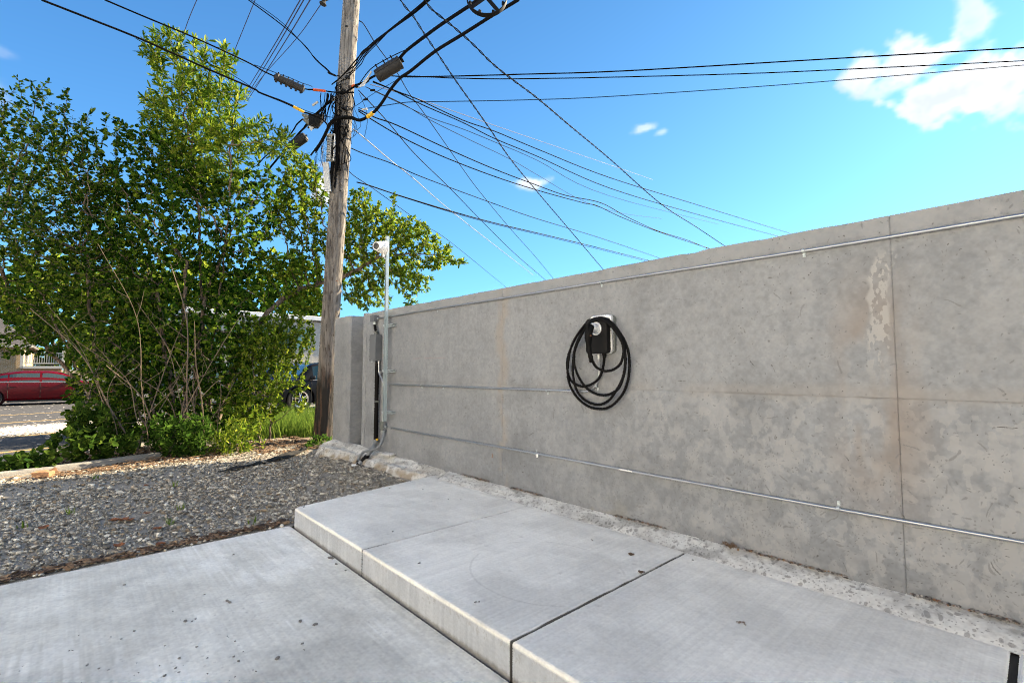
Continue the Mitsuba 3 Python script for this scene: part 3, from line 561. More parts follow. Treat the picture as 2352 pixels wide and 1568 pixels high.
# ---------------------------------------------------------------- utility pole
PB, PT = np.array([-10.02, 3.865, -.35]), np.array([-9.10, 3.963, 10.2])
k = thing('utility_pole', 'weathered wooden utility pole, charred at its foot, beyond the left end of the wall', 'utility pole')
def polemesh():
    n, m = 44, 150; g = np.arange(n)*2*np.pi/n; t = np.linspace(0, 1, m)
    ax = PB+(PT-PB)*t[:, None]; r = .182-.022*t+.012*np.exp(-t*30)
    d = np.stack([np.cos(g), np.sin(g), g*0], -1)
    q = ax[:, None]+d[None]*r[:, None, None]
    s = np.stack([np.cos(g)[None]*2.6+t[:, None]*0, np.sin(g)[None]*2.6+t[:, None]*0, t[:, None]*3.5+g[None]*0], -1)
    off = .010*(meshkit.fbm(s, 4, 3)-.5)+.010*(meshkit.noise(s*[3.5, 3.5, 1.6], 5)-.5)
    for a, z in ((-1.35, .62), (-1.0, .43), (-1.25, .25), (-.9, .75)):     # knots
        dg = (g[None]-(a % (2*np.pi))+np.pi) % (2*np.pi)-np.pi
        off = off+.012*np.exp(-(dg/.22)**2-((t[:, None]-z)/.006)**2)
    q = q+d[None]*off[..., None]
    i, j = np.meshgrid(np.arange(m-1), np.arange(n), indexing='ij')
    f = np.stack([i*n+j, i*n+(j+1) % n, (i+1)*n+(j+1) % n, (i+1)*n+j], -1).reshape(-1, 4)
    return cat((q.reshape(-1, 3), f))
put('shaft', polemesh(), 'm_pole', k, smooth=True)
def on_pole(z, toward=0.0, out=.0):
    """A point at height z on the pole's surface; toward = degrees round from the yard side to the right."""
    t = (z-PB[2])/(PT[2]-PB[2]); c = PB+(PT-PB)*t; a = math.radians(-23+toward)
    return c+np.array([math.cos(a), math.sin(a), 0])*(.172+out)
rng = np.random.default_rng(4)
for z0, z1, a0, r in ((5.05, 6.35, -38, .024), (4.95, 6.4, -24, .018), (5.15, 6.4, -50, .026), (5.2, 6.6, -10, .014), (4.9, 6.1, -62, .018), (5.1, 6.3, -30, .016), (4.85, 6.2, -44, .014), (5.3, 7.0, -18, .010), (5.6, 7.1, -56, .012)):
    p = [on_pole(z, a0+9*math.sin(z*2.3+a0), r+.004+.018*abs(math.sin(z*1.7+a0))) for z in np.linspace(z0, z1, 9)]
    put('riser_cable', tube(spline(p), r, 7), 'm_cable', k, smooth=True)
for z, a in ((7.18, 10), (6.9, -5), (6.55, 5), (6.2, -20), (6.05, 15)):
    c = on_pole(z, a, .012); s = bx(-.05, .05, -.022, .022, -.03, .03, .008); s.apply_transform(trimesh.transformations.rotation_matrix(math.radians(67+a), [0, 0, 1])); s.apply_translation(c)
    put('clamp', s, 'm_closure', k)
for z, a in ((8.2, -20), (6.6, 20), (4.9, 12), (3.1, 28), (2.2, 20), (4.2, -28), (3.3, -30), (1.6, 25)):
    c = on_pole(z, a, -.008); d = on_pole(z, a, 1)-c
    put('knot', lathe([(0, .008), (.018, .009), (.026, .003), (.032, -.004)], 12, c, d), 'm_rust' if z < 4 else 'm_dark', k, smooth=True)
# name, points (metres), radius (negative = twisted pair), label, material
CABLES = [
 ('overhead_cable', [(-9.35, -0.515, 6.536), (-9.304, 0.022, 6.494), (-9.252, 0.64, 6.438), (-9.193, 1.513, 6.315), (-9.145, 2.166, 6.234), (-9.144, 2.273, 6.202), (-9.128, 2.469, 6.183), (-9.112, 2.67, 6.163), (-9.101, 2.836, 6.138), (-9.092, 3.029, 6.099), (-9.079, 3.149, 6.099), (-9.065, 3.326, 6.079), (-9.073, 3.438, 6.027), (-9.105, 3.491, 5.962), (-9.169, 3.493, 5.906), (-9.34, 3.468, 5.799), (-9.554, 3.425, 5.681), (-9.717, 3.391, 5.593)], 0.0155, 'thick black cable with a yellow sleeve crossing over the bush to the pole', 'm_cable'),
 ('overhead_cable', [(-9.35, 0.158, 6.898), (-9.321, 0.631, 6.862), (-9.28, 1.264, 6.817), (-9.246, 1.935, 6.743), (-9.236, 2.211, 6.701), (-9.235, 2.364, 6.665), (-9.228, 2.512, 6.649), (-9.218, 2.69, 6.631), (-9.208, 2.902, 6.605), (-9.19, 3.102, 6.612), (-9.179, 3.188, 6.635), (-9.162, 3.318, 6.674), (-9.141, 3.496, 6.704), (-9.113, 3.724, 6.758), (-9.078, 3.982, 6.85)], 0.0125, 'black cable carrying a grey ribbed closure and an orange sleeve', 'm_cable'),
 ('messenger_strand', [(-9.355, 2.232, 6.788), (-9.374, 2.317, 6.805), (-9.462, 2.673, 6.86), (-9.514, 2.891, 6.898), (-9.574, 3.121, 6.924), (-9.622, 3.324, 6.962), (-9.636, 3.361, 6.958)], 0.006, 'thin strand above the ribbed splice closure left of the pole', 'm_cable'),
 ('messenger_strand', [(-9.35, 1.044, 6.54), (-9.355, 1.799, 6.476), (-9.392, 2.335, 6.342), (-9.39, 2.539, 6.335), (-9.388, 2.75, 6.329), (-9.389, 3.195, 6.295), (-9.376, 3.549, 6.323), (-9.368, 3.708, 6.345)], 0.006, 'thin strand lying on the cable with the yellow sleeve', 'm_cable'),
 ('overhead_cable', [(-9.35, 2.098, 7.941), (-9.311, 2.684, 7.721), (-9.306, 3.084, 7.525), (-9.335, 3.304, 7.359), (-9.333, 3.496, 7.263), (-9.333, 3.61, 7.205), (-9.32, 3.686, 7.201)], 0.01, 'black twin cable dropping from top left to a clamp high on the pole', 'm_cable'),
 ('overhead_cable', [(-9.333, 2.115, 7.956), (-9.297, 2.703, 7.749), (-9.338, 3.317, 7.375), (-9.338, 3.513, 7.28), (-9.343, 3.63, 7.213)], 0.006, 'thin black wire twinned with the cable from top left', 'm_cable'),
 ('overhead_cable', [(-9.351, 3.64, 6.998), (-9.036, 3.689, 7.024), (-8.706, 3.723, 7.078), (-8.355, 3.754, 7.142), (-7.936, 3.804, 7.2), (-7.522, 3.873, 7.224), (-6.879, 3.977, 7.268), (-6.498, 4.035, 7.3)], 0.012, 'lowest black strand of the bundle rising right from the pole top', 'm_cable'),
 ('overhead_cable', [(-9.225, 3.766, 7.143), (-8.888, 3.801, 7.166), (-8.664, 3.831, 7.169), (-8.33, 3.836, 7.23), (-7.854, 3.888, 7.257), (-7.534, 3.926, 7.271), (-6.889, 4.013, 7.278), (-6.475, 4.06, 7.3)], 0.011, 'second black strand of the bundle rising right from the pole', 'm_cable'),
 ('overhead_cable', [(-9.146, 3.847, 7.208), (-8.924, 3.882, 7.185), (-8.65, 3.889, 7.22), (-8.25, 3.893, 7.278), (-7.608, 3.949, 7.307), (-6.883, 4.041, 7.289), (-6.454, 4.083, 7.3)], 0.01, 'third black strand of the bundle rising right from the pole', 'm_cable'),
 ('overhead_cable', [(-9.195, 3.804, 7.079), (-8.974, 3.809, 7.046), (-8.346, 3.72, 7.06), (-8.073, 3.686, 7.063), (-7.588, 3.697, 6.992), (-7.159, 3.701, 6.937)], 0.008, 'short black strand joining the rising bundle from the left', 'm_cable'),
 ('overhead_cable', [(-9.104, 3.896, 7.176), (-8.489, 3.849, 7.092), (-8.158, 3.789, 7.075), (-7.555, 3.741, 6.996), (-7.153, 3.707, 6.945)], 0.008, 'short black strand joining the rising bundle from the right', 'm_cable'),
 ('trunk_cable', [(-12.06, 3.013, 6.033), (-11.682, 3.046, 6.091), (-11.352, 3.087, 6.122), (-10.884, 3.131, 6.19), (-10.505, 3.193, 6.198), (-10.215, 3.211, 6.252), (-10.052, 3.212, 6.292), (-9.794, 3.243, 6.32)], 0.014, 'black cable running down left from the pole into the leaves', 'm_cable'),
 ('trunk_cable', [(-12.262, 3.243, 5.969), (-11.75, 3.355, 6.187), (-11.264, 3.462, 6.395), (-10.895, 3.546, 6.549), (-10.612, 3.618, 6.65), (-10.276, 3.7, 6.781), (-9.925, 3.785, 6.917), (-9.572, 3.895, 7.0), (-9.374, 3.964, 7.027), (-9.188, 4.028, 7.055), (-8.974, 4.11, 7.055), (-8.726, 4.195, 7.094), (-8.527, 4.267, 7.114)], 0.021, 'heavy black trunk cable crossing the pole from lower left to the grey closure', 'm_cable'),
 ('trunk_cable', [(-10.183, 3.408, 6.359), (-10.01, 3.475, 6.489), (-9.772, 3.581, 6.629), (-9.548, 3.689, 6.739), (-9.333, 3.799, 6.825), (-9.194, 3.872, 6.869), (-9.028, 3.958, 6.93), (-8.924, 4.021, 6.913), (-8.719, 4.126, 6.995)], 0.018, 'second heavy trunk cable lying under the first across the pole', 'm_cable'),
 ('trunk_cable', [(-8.226, 4.501, 7.357), (-8.091, 4.496, 7.363), (-7.931, 4.491, 7.368), (-7.704, 4.497, 7.359), (-7.282, 4.512, 7.332), (-6.749, 4.535, 7.293), (-6.024, 4.577, 7.221), (-5.825, 4.586, 7.205)], 0.028, 'thick black cable rising from the grey closure to the storage ring', 'm_cable'),
 ('messenger_strand', [(-8.859, 3.926, 6.845), (-8.81, 3.969, 6.906), (-8.659, 4.094, 7.151), (-8.516, 4.224, 7.287), (-8.283, 4.444, 7.445), (-8.133, 4.588, 7.533)], 0.009, 'strand running over the top of the big grey closure', 'm_cable'),
 ('trunk_cable', [(-9.549, 3.423, 5.632), (-9.313, 3.463, 5.797), (-9.101, 3.49, 5.96), (-8.946, 3.52, 6.063), (-8.749, 3.607, 6.07), (-8.54, 3.705, 6.026), (-8.394, 3.773, 5.941), (-8.271, 3.829, 5.933), (-8.128, 3.883, 5.975), (-8.051, 3.911, 5.998), (-7.957, 3.939, 6.043), (-7.805, 3.974, 6.138), (-7.62, 4.007, 6.268), (-7.387, 4.067, 6.4), (-7.158, 4.152, 6.467), (-6.667, 4.323, 6.646), (-6.162, 4.52, 6.77), (-5.63, 4.726, 6.906), (-5.208, 4.891, 7.005)], 0.026, 'thickest black cable looping off the pole with a yellow sleeve, rising to top right', 'm_cable'),
 ('overhead_cable', [(-9.531, 3.417, 5.584), (-9.39, 3.511, 5.821), (-9.28, 3.578, 6.038), (-9.194, 3.637, 6.173), (-9.067, 3.748, 6.222), (-8.916, 3.889, 6.199), (-8.817, 3.983, 6.155), (-8.736, 4.055, 6.18), (-8.683, 4.099, 6.22)], 0.012, 'black cable hugging the loop of the thickest cable at the pole', 'm_cable'),
 ('service_line', [(-8.599, 4.478, 7.188), (-8.177, 4.906, 7.147), (-6.703, 6.391, 7.144), (-5.256, 7.847, 7.159), (-2.55, 10.562, 7.285), (0.02, 13.14, 7.4)], 0.012, 'uppermost of three black lines running level to the right edge', 'm_cable'),
 ('service_line', [(-8.274, 4.693, 7.121), (-7.356, 5.699, 7.065), (-6.129, 7.037, 7.071), (-3.793, 9.578, 7.151), (-2.042, 11.479, 7.259), (0.009, 13.706, 7.4)], 0.01, 'middle of three black lines running level to the right edge', 'm_cable'),
 ('service_line', [(-9.03, 4.061, 6.548), (-8.955, 4.145, 6.525), (-8.713, 4.406, 6.58), (-8.361, 4.786, 6.655), (-7.985, 5.198, 6.665), (-6.807, 6.488, 6.7), (-5.627, 7.778, 6.77), (-3.262, 10.353, 7.007), (0.006, 13.905, 7.4)], 0.0075, 'lowest of three black lines running level to the right edge', 'm_cable'),
 ('service_drop', [(-8.944, 4.004, 8.286), (-8.986, 4.127, 8.286), (-9.217, 4.491, 8.186), (-9.416, 4.858, 8.112), (-9.629, 5.255, 8.033), (-9.938, 5.729, 7.899), (-10.265, 6.338, 7.778), (-10.903, 7.468, 7.528), (-11.391, 8.326, 7.336), (-12.044, 9.516, 7.089), (-13.314, 11.993, 6.649), (-14.685, 14.772, 6.204), (-16.135, 17.604, 5.703)], 0.0097, 'wire leaving the pole top and falling steeply behind the wall', 'm_cable'),
 ('service_drop', [(-9.015, 4.047, 6.897), (-9.512, 4.971, 6.75), (-10.085, 5.968, 6.558), (-10.909, 7.592, 6.35), (-11.825, 9.347, 6.099), (-13.302, 12.229, 5.714), (-15.057, 15.844, 5.336)], 0.0104, 'straight wire falling from the middle of the pole to the wall', 'm_cable'),
 ('service_drop', [(-9.125, 3.994, 6.122), (-9.342, 4.336, 6.131), (-9.988, 5.316, 6.132), (-10.603, 6.283, 6.156), (-12.028, 8.437, 6.153), (-15.226, 13.439, 6.261), (-18.255, 18.193, 6.374)], 0.0104, 'pale thin wire falling beside the straight wire', 'm_cablegrey'),
 ('service_drop', [(-9.164, 3.985, 5.734), (-9.234, 4.328, 5.736), (-9.346, 4.937, 5.775), (-9.492, 5.623, 5.768), (-9.692, 6.649, 5.802), (-10.047, 8.508, 5.886), (-10.435, 10.579, 6.0), (-11.201, 14.816, 6.33), (-12.448, 21.557, 6.76)], 0.0104, 'wire leaving the pole below the open terminal box', 'm_cable'),
 ('service_drop', [(-9.117, 4.096, 5.055), (-9.177, 4.383, 5.082), (-9.349, 5.143, 5.114), (-9.715, 6.815, 5.22), (-10.084, 8.541, 5.365), (-10.527, 10.67, 5.588), (-11.236, 14.064, 5.934), (-12.745, 21.242, 6.631)], 0.013, 'lowest dark wire leaving the pole above the tree crown', 'm_cable'),
 ('service_drop', [(-10.605, 5.835, 5.614), (-10.904, 7.649, 5.672), (-11.194, 9.482, 5.777), (-11.53, 11.686, 5.957), (-12.05, 15.082, 6.217), (-12.962, 21.002, 6.652)], 0.0091, 'wire paired under the lowest dark wire', 'm_cable'),
 ('service_drop', [(-9.21, 3.975, 5.265), (-9.388, 4.198, 5.264), (-9.791, 4.753, 5.3), (-10.606, 5.839, 5.342), (-11.72, 7.331, 5.407), (-13.182, 9.323, 5.521), (-19.232, 17.182, 5.672)], 0.0078, 'thin wire passing behind the tree crown to the wall', 'm_cable'),
 ('service_drop', [(-9.032, 4.062, 6.509), (-9.074, 4.449, 6.499), (-9.115, 4.991, 6.532), (-9.255, 6.34, 6.509), (-9.41, 7.967, 6.516), (-9.556, 9.692, 6.58), (-9.665, 11.059, 6.653), (-9.779, 12.956, 6.899), (-9.974, 14.758, 6.858), (-10.21, 17.221, 6.877), (-10.435, 20.139, 7.064), (-10.727, 23.411, 7.149)], 0.013, 'upper heavy wire of the pair that meets above the charger', 'm_cable'),
 ('service_drop', [(-9.08, 4.085, 6.504), (-9.166, 4.643, 6.43), (-9.256, 5.311, 6.368), (-9.375, 6.424, 6.34), (-9.52, 8.06, 6.381), (-9.654, 9.791, 6.491), (-9.814, 12.08, 6.701), (-9.864, 12.876, 6.797), (-10.031, 14.568, 6.798), (-10.304, 17.713, 6.903), (-10.752, 23.376, 7.235)], 0.013, 'lower heavy wire of the pair that meets above the charger', 'm_cable'),
 ('service_drop', [(-8.721, 4.212, 6.999), (-8.73, 4.659, 7.017), (-8.762, 5.368, 6.993), (-8.795, 6.467, 7.002), (-8.841, 7.482, 6.97), (-8.88, 9.01, 7.001), (-8.982, 12.357, 7.027), (-9.035, 18.191, 7.484), (-9.095, 28.068, 8.385)], 0.0117, 'dark wire falling right towards the far end of the wall top', 'm_cable'),
 ('service_drop', [(-8.721, 4.211, 7.015), (-8.726, 4.767, 7.025), (-8.727, 5.266, 7.046), (-8.751, 6.434, 7.03), (-8.747, 7.403, 7.092), (-8.761, 8.89, 7.122), (-8.777, 12.082, 7.228), (-8.735, 17.604, 7.658), (-8.647, 28.547, 8.525)], 0.0117, 'topmost dark wire falling right behind the wall', 'm_cable'),
 ('service_drop', [(-8.847, 4.222, 7.01), (-9.071, 4.956, 7.233), (-9.387, 5.968, 7.521), (-9.997, 7.889, 8.039), (-11.049, 11.212, 8.946), (-15.801, 26.252, 13.063)], 0.0078, 'thin wire above the dark wires falling right', 'm_farwire'),
 ('service_drop', [(-8.872, 4.201, 6.929), (-9.029, 5.014, 6.988), (-9.19, 5.846, 7.049), (-9.36, 6.883, 7.205), (-9.598, 8.237, 7.361), (-9.93, 10.074, 7.551), (-10.866, 14.943, 7.921), (-13.189, 29.357, 10.311)], 0.0078, 'thin wire between the dark wires falling right', 'm_cable'),
 ('service_drop', [(-8.914, 4.152, 6.962), (-9.191, 5.103, 7.107), (-9.499, 6.044, 7.184), (-9.975, 7.602, 7.377), (-10.572, 9.588, 7.641), (-11.113, 11.273, 7.799), (-12.379, 15.239, 8.186), (-13.696, 19.895, 9.028), (-15.541, 26.746, 10.662)], 0.0078, 'thin sagging wire under the dark wires falling right', 'm_cable'),
 ('guy_wire', [(-7.562, 4.321, 6.685), (-7.724, 4.281, 6.667), (-8.055, 4.197, 6.634), (-8.51, 4.081, 6.592), (-8.91, 3.989, 6.531), (-9.337, 3.877, 6.498)], 0.005, 'thin wire crossing the fan of drops beside the pole', 'm_cable'),
 ('loose_wire', [(-8.961, 4.041, 6.804), (-9.048, 4.151, 6.734), (-9.184, 4.305, 6.627), (-9.283, 4.379, 6.556), (-9.475, 4.448, 6.445), (-9.721, 4.513, 6.316)], 0.005, 'loose wire curving down from the pole to a thin drop', 'm_cable'),
 ('twisted_drop', [(-7.083, 3.877, 7.576), (-7.162, 4.044, 7.55), (-7.224, 4.209, 7.539), (-7.401, 4.551, 7.475), (-7.582, 4.916, 7.413), (-7.901, 5.557, 7.303), (-8.24, 6.275, 7.193), (-8.675, 7.19, 7.052), (-9.262, 8.4, 6.856), (-10.03, 10.172, 6.643), (-11.294, 13.148, 6.311), (-13.262, 17.774, 5.791)], -0.0135, 'twisted black drop crossing from the top near the pole down to the wall', 'm_cable'),
 ('twisted_drop', [(-6.311, 3.872, 7.117), (-6.372, 4.063, 7.079), (-6.431, 4.417, 7.073), (-6.501, 4.803, 7.059), (-6.571, 5.142, 7.034), (-6.665, 5.558, 6.995), (-6.757, 6.085, 6.98), (-6.901, 7.008, 6.98), (-7.141, 8.34, 6.933), (-7.493, 10.325, 6.87), (-8.199, 14.126, 6.707), (-8.71, 17.511, 6.746), (-9.387, 21.939, 6.78)], -0.0135, 'twisted black drop to the right of the other, ending above the charger', 'm_cable'),
 ('power_line', [(-16.025, 5.147, 13.545), (-22.692, 6.122, 15.692), (-37.139, 8.156, 20.38)], 0.02, 'leftmost of three thin power lines high behind the bush', 'm_farwire'),
 ('power_line', [(-15.947, 5.233, 13.545), (-22.601, 6.225, 15.664), (-37.019, 8.295, 20.288)], 0.02, 'middle of three thin power lines high behind the bush', 'm_farwire'),
 ('power_line', [(-15.801, 5.392, 13.545), (-22.465, 6.378, 15.624), (-36.9, 8.436, 20.166)], 0.02, 'rightmost of three thin power lines high behind the bush', 'm_farwire'),
 ('power_line', [(-15.565, 5.664, 13.401), (-19.858, 6.234, 14.697), (-28.609, 7.196, 17.479), (-37.069, 8.259, 20.074)], 0.014, 'faint line falling from a small insulator beside the pole top', 'm_farwire'),
 ('power_line', [(-22.92, 3.265, 16.607), (-25.808, 3.33, 17.178), (-30.687, 3.535, 18.112)], 0.016, 'single thin line at the top left behind the tall tree tip', 'm_farwire'),
 ('power_line', [(-21.293, 5.049, 16.607), (-24.997, 5.18, 16.546), (-29.179, 5.331, 16.475)], 0.016, 'single thin line at the top right of the tall tree tip', 'm_farwire'),
]

def twisted(p, r, pitch=.42):
    p = spline(p, 10); L = np.r_[0, np.cumsum(np.linalg.norm(np.diff(p, axis=0), axis=1))]
    s = np.arange(0, L[-1], .07); q = np.column_stack([np.interp(s, L, p[:, i]) for i in range(3)]); t, a, b = frames(q); ph = 2*np.pi*s/pitch
    o = (a*np.cos(ph)[:, None]+b*np.sin(ph)[:, None])*abs(r)*.85
    return cat(tube(q+o, abs(r)*.62, 6), tube(q-o, abs(r)*.62, 6))
for n_, p, r, lab, mt in CABLES:
    kk = solo(n_, twisted(p, r) if r < 0 else tube(spline(p, 6), r, 7), mt, lab, 'cable', smooth=True)
# sleeves, closures and boxes that hang on the cables
def hull_on(p0, p1, r, prof, n=24, mt='m_closure', name='body', parent=None):
    d = np.array(p1)-np.array(p0); L = np.linalg.norm(d)
    return put(name, lathe([(a*r, b*L) for a, b in prof], n, p0, d), mt, parent, smooth=35)
TUBEP = [(0, 0), (.8, 0), (1, .02), (1, .98), (.8, 1), (0, 1)]
for a, b, r, mt, lab in (((-9.176, 3.21, 6.642), (-9.148, 3.437, 6.694), .024, 'm_orange', 'bright orange sleeve on the cable left of the pole'),
                         ((-9.318, 3.983, 7.036), (-9.168, 4.035, 7.056), .032, 'm_orange', 'short orange sleeve on the trunk cable in front of the pole'),
                         ((-9.101, 2.836, 6.138), (-9.092, 3.029, 6.099), .024, 'm_yellow', 'yellow sleeve on the cable left of the pole'),
                         ((-8.197, 3.858, 5.952), (-8.059, 3.908, 5.995), .036, 'm_yellow', 'yellow sleeve on the thickest looping cable right of the pole'),
                         ((-9.503, 3.711, 6.758), (-9.371, 3.779, 6.811), .026, 'm_lightgrey', 'white tag sleeve on the trunk cable left of the pole'),
                         ((-9.552, 3.341, 6.532), (-9.473, 3.42, 6.612), .022, 'm_lightgrey', 'white tube hanging under the orange sleeve left of the pole'),
                         ((-8.80, 4.03, 6.40), (-8.72, 4.10, 6.41), .018, 'm_lightgrey', 'small white connector on the pole beside the loop of thick cable')):
    kk = thing('cable_sleeve', lab, 'cable sleeve'); scene[kk] = mikit.ply(lathe([(q*r, w*np.linalg.norm(np.subtract(b, a))) for q, w in TUBEP], 14, a, np.subtract(b, a)), mt, smooth=35)
k = thing('splice_closure', 'large grey cylindrical splice closure right of the pole', 'splice closure')
A, B = np.array([-8.565, 4.202, 7.029]), np.array([-8.226, 4.548, 7.323]); d = (B-A)/np.linalg.norm(B-A)
hull_on(A, B, .122, [(0, 0), (.55, 0), (.6, .02), (.9, .02), (.96, .05), (.96, .14), (1, .15), (1, .86), (.95, .87), (.95, .93), (1.02, .94), (1.02, .985), (.6, 1), (.42, 1), (.40, .96), (0, .96)], 32, parent=k)
side = np.cross(d, [0, 0, 1]); side /= np.linalg.norm(side); upv = np.cross(side, d)
for s in (-1, 1):
    put('flange', tube([A+d*.03+side*.122*s, B-d*.02+side*.122*s], .017, 6), 'm_closure', k, smooth=35)
for t in (.2, .5, .8):
    put('hanger', tube(spline([A+(B-A)*t+upv*.115, A+(B-A)*t+upv*.19+side*.01, A+(B-A)*t+upv*.225]), .014, 6), 'm_black', k, smooth=True)
put('port', lathe([(0, 0), (.045, 0), (.045, .05), (.05, .05), (.05, .06), (.03, .06)], 16, B+upv*.02-side*.0, d), 'm_black', k, smooth=35)
k = thing('splice_closure', 'long ribbed grey splice closure hanging left of the pole beside the orange sleeve', 'splice closure')
A, B = np.array([-9.266, 2.543, 6.671]), np.array([-9.139, 3.048, 6.555]); d = (B-A)/np.linalg.norm(B-A)
hull_on(A, B, .072, [(0, 0), (.45, 0), (.5, .03), (.95, .03), (1, .05), (1, .13), (.86, .15), (.86, .46), (.96, .48), (.96, .55), (.86, .57), (.86, .86), (1, .88), (1, .96), (.5, .98), (.45, 1), (0, 1)], 24, parent=k)
side = np.cross(d, [0, 0, 1]); side /= np.linalg.norm(side); upv = np.cross(side, d)
for t in np.linspace(.1, .9, 6):
    m = bx(-.014, .014, -.018, .018, -.02, .02, .005); m.apply_translation(A+(B-A)*t-upv*.078); put('rib', m, 'm_closure', k)
    put('clip', tube([A+(B-A)*t+upv*.06, A+(B-A)*t+upv*.105], .012, 6), 'm_black', k)
k = thing('splice_closure', 'dark splice closure half hidden by leaves below left of the pole', 'splice closure')
hull_on((-10.497, 3.244, 5.985), (-10.263, 3.48, 6.222), .10, [(0, 0), (.7, 0), (.9, .04), (1, .05), (1, .9), (.9, .92), (.9, .96), (.5, 1), (0, 1)], 24, 'm_closure', parent=k)
for s in (-.09, .09): put('flange', tube([(-10.48+s, 3.26, 5.99), (-10.27+s, 3.47, 6.21)], .014, 6), 'm_closure', k)
mat('m_bracket', (.13, .135, .12), .7)
k = thing('terminal_box', 'bulky black terminal housing with a tan bottom, left of the pole', 'terminal box')
import manifold3d as m3
def blob(pts, r, n=10):
    h = m3.Manifold.batch_hull([m3.Manifold.sphere(r, n).translate(tuple(map(float, p))) for p in pts]).to_mesh()
    return trimesh.Trimesh(h.vert_properties[:, :3], h.tri_verts, process=False)
put('housing', blob([(-9.99, 3.46, 6.54), (-9.83, 3.63, 6.55), (-9.88, 3.59, 6.36), (-9.99, 3.48, 6.34), (-9.90, 3.68, 6.5), (-10.0, 3.6, 6.36)], .040), 'm_black', k, smooth=40)
for i in range(5):
    p = np.array([-9.97+.035*i, 3.45+.037*i, 6.33+.02*math.sin(i*2)]); put('port', cyl(p, p+[-.03, -.03, -.06], .018, 8), 'm_dark', k)
put('label_plate', blob([(-9.945, 3.43, 6.29), (-9.90, 3.49, 6.27), (-9.93, 3.46, 6.21)], .012, 6), 'm_lightgrey', k)
put('bracket', cat(blob([(-10.13, 3.36, 6.58), (-10.05, 3.45, 6.55), (-10.08, 3.42, 6.50)], .03, 8)), 'm_bracket', k, smooth=40)
put('bracket', cat(blob([(-10.12, 3.38, 6.48), (-10.05, 3.46, 6.44), (-10.07, 3.45, 6.40)], .03, 8)), 'm_bracket', k, smooth=40)
k = thing('open_terminal_cabinet', 'narrow open cabinet of wire terminals hanging on the pole above its loose cover', 'terminal cabinet')
o = np.array([-9.415, 3.66, 5.72]); ux = np.array([.67, .74, 0.0]); uy = np.array([-.74, .67, 0])
M = np.eye(4); M[:3, 0] = ux; M[:3, 1] = uy; M[:3, 2] = [.03, .02, 1]; M[:3, 3] = o
def loc(m): m = m.copy(); m.apply_transform(M); return m
put('back', loc(bx(-.08, .08, .03, .036, -.26, .26)), 'm_boxdark', k)
put('top', loc(bx(-.095, .10, -.05, .04, .255, .275, .004)), 'm_lightgrey', k)
put('rail', loc(bx(.085, .10, -.05, .036, -.27, .2545, .003)), 'm_white', k)
put('rail', loc(bx(.02, .032, -.05, -.03, -.27, .2545, .003)), 'm_lightgrey', k)
for i in range(9):
    put('terminal', loc(cat(bx(-.072, .012, .0, .0295, .19-.052*i, .222-.052*i, .004), cyl((-.05, -.012, .206-.052*i), (-.05, .002, .206-.052*i), .010, 8), cyl((-.015, -.012, .206-.052*i), (-.015, .002, .206-.052*i), .010, 8))), 'm_lightgrey' if i % 2 else 'm_galvdull', k)
for i in range(12):
    z = .22-.04*i; a = np.array([-.06+.01*(i % 3), -.005, z]); e = np.array([-.10-.04*rng.random(), -.04-.03*rng.random(), z-.1-.1*rng.random()])
    put('jumper_wire', loc(tube(spline([a, a+[-.05, -.05, .02], e, e+[.06*rng.random(), 0, -.12]]), .0028, 5)), ('m_cablegrey', 'm_cable', 'm_lightgrey')[i % 3], k, smooth=True)
k = thing('cabinet_cover', 'long pale cover hanging loose on the pole below the open terminal cabinet', 'cover')
o = np.array([-9.475, 3.635, 5.14]); M[:3, 2] = np.array([-.085, -.06, 1])/1.006; M[:3, 3] = o
M[:3, 0] = ux
put('shell', loc(bx(-.062, .056, -.025, .03, -.295, .295, .006)), 'm_lightgrey', k, smooth=35)
put('lip', loc(bx(-.066, .060, -.030, -.0255, -.30, -.285)), 'm_white', k)
put('lip', loc(bx(-.066, .060, -.030, -.0255, .285, .30)), 'm_white', k)
put('screw', loc(lathe([(0, .004), (.006, .004), (.007, 0)], 8, (.03, -.0255, .06), (0, -1, 0))), 'm_dark', k)
k = thing('cable_clamp', 'black tension clamp where the cable from top left meets the pole', 'cable clamp')
hull_on((-9.40, 3.57, 7.245), (-9.28, 3.703, 7.164), .022, [(0, 0), (.5, 0), (1, .15), (.9, .8), (.5, 1), (0, 1)], 10, 'm_black', parent=k)
put('hook', tube(spline([(-9.29, 3.70, 7.17), (-9.25, 3.73, 7.17), (-9.235, 3.76, 7.15), (-9.26, 3.79, 7.13)]), .010, 6), 'm_black', k, smooth=True)
k = thing('cable_tag', 'flat pale tag plate strapped to the trunk cables right of the pole', 'tag')
v = np.array([(-8.745, 3.908, 6.771), (-8.60, 4.055, 6.93), (-8.575, 4.08, 7.02), (-8.66, 3.99, 6.80)]); nrm = np.array([.6, -.6, .2])*.006
put('plate', trimesh.convex.convex_hull(np.vstack([v+nrm, v-nrm])), 'm_lightgrey', k)
put('strap', tube(spline([(-8.66, 3.99, 6.89), (-8.61, 4.04, 6.96), (-8.57, 4.08, 7.05), (-8.55, 4.09, 7.09)]), .016, 8), 'm_lightgrey', k, smooth=True)
k = thing('spool_insulator', 'small dark insulator on the faint line left of the pole top', 'insulator')
put('spool', lathe([(0, -.14), (.09, -.14), (.12, -.10), (.06, -.03), (.06, .03), (.12, .10), (.09, .14), (0, .14)], 14, (-15.416, 5.679, 13.40), (.3, .2, 1)), 'm_dark', k, smooth=35)
put('pin', cyl((-15.416, 5.679, 13.40), (-15.36, 5.72, 13.62), .025, 8), 'm_dark', k)
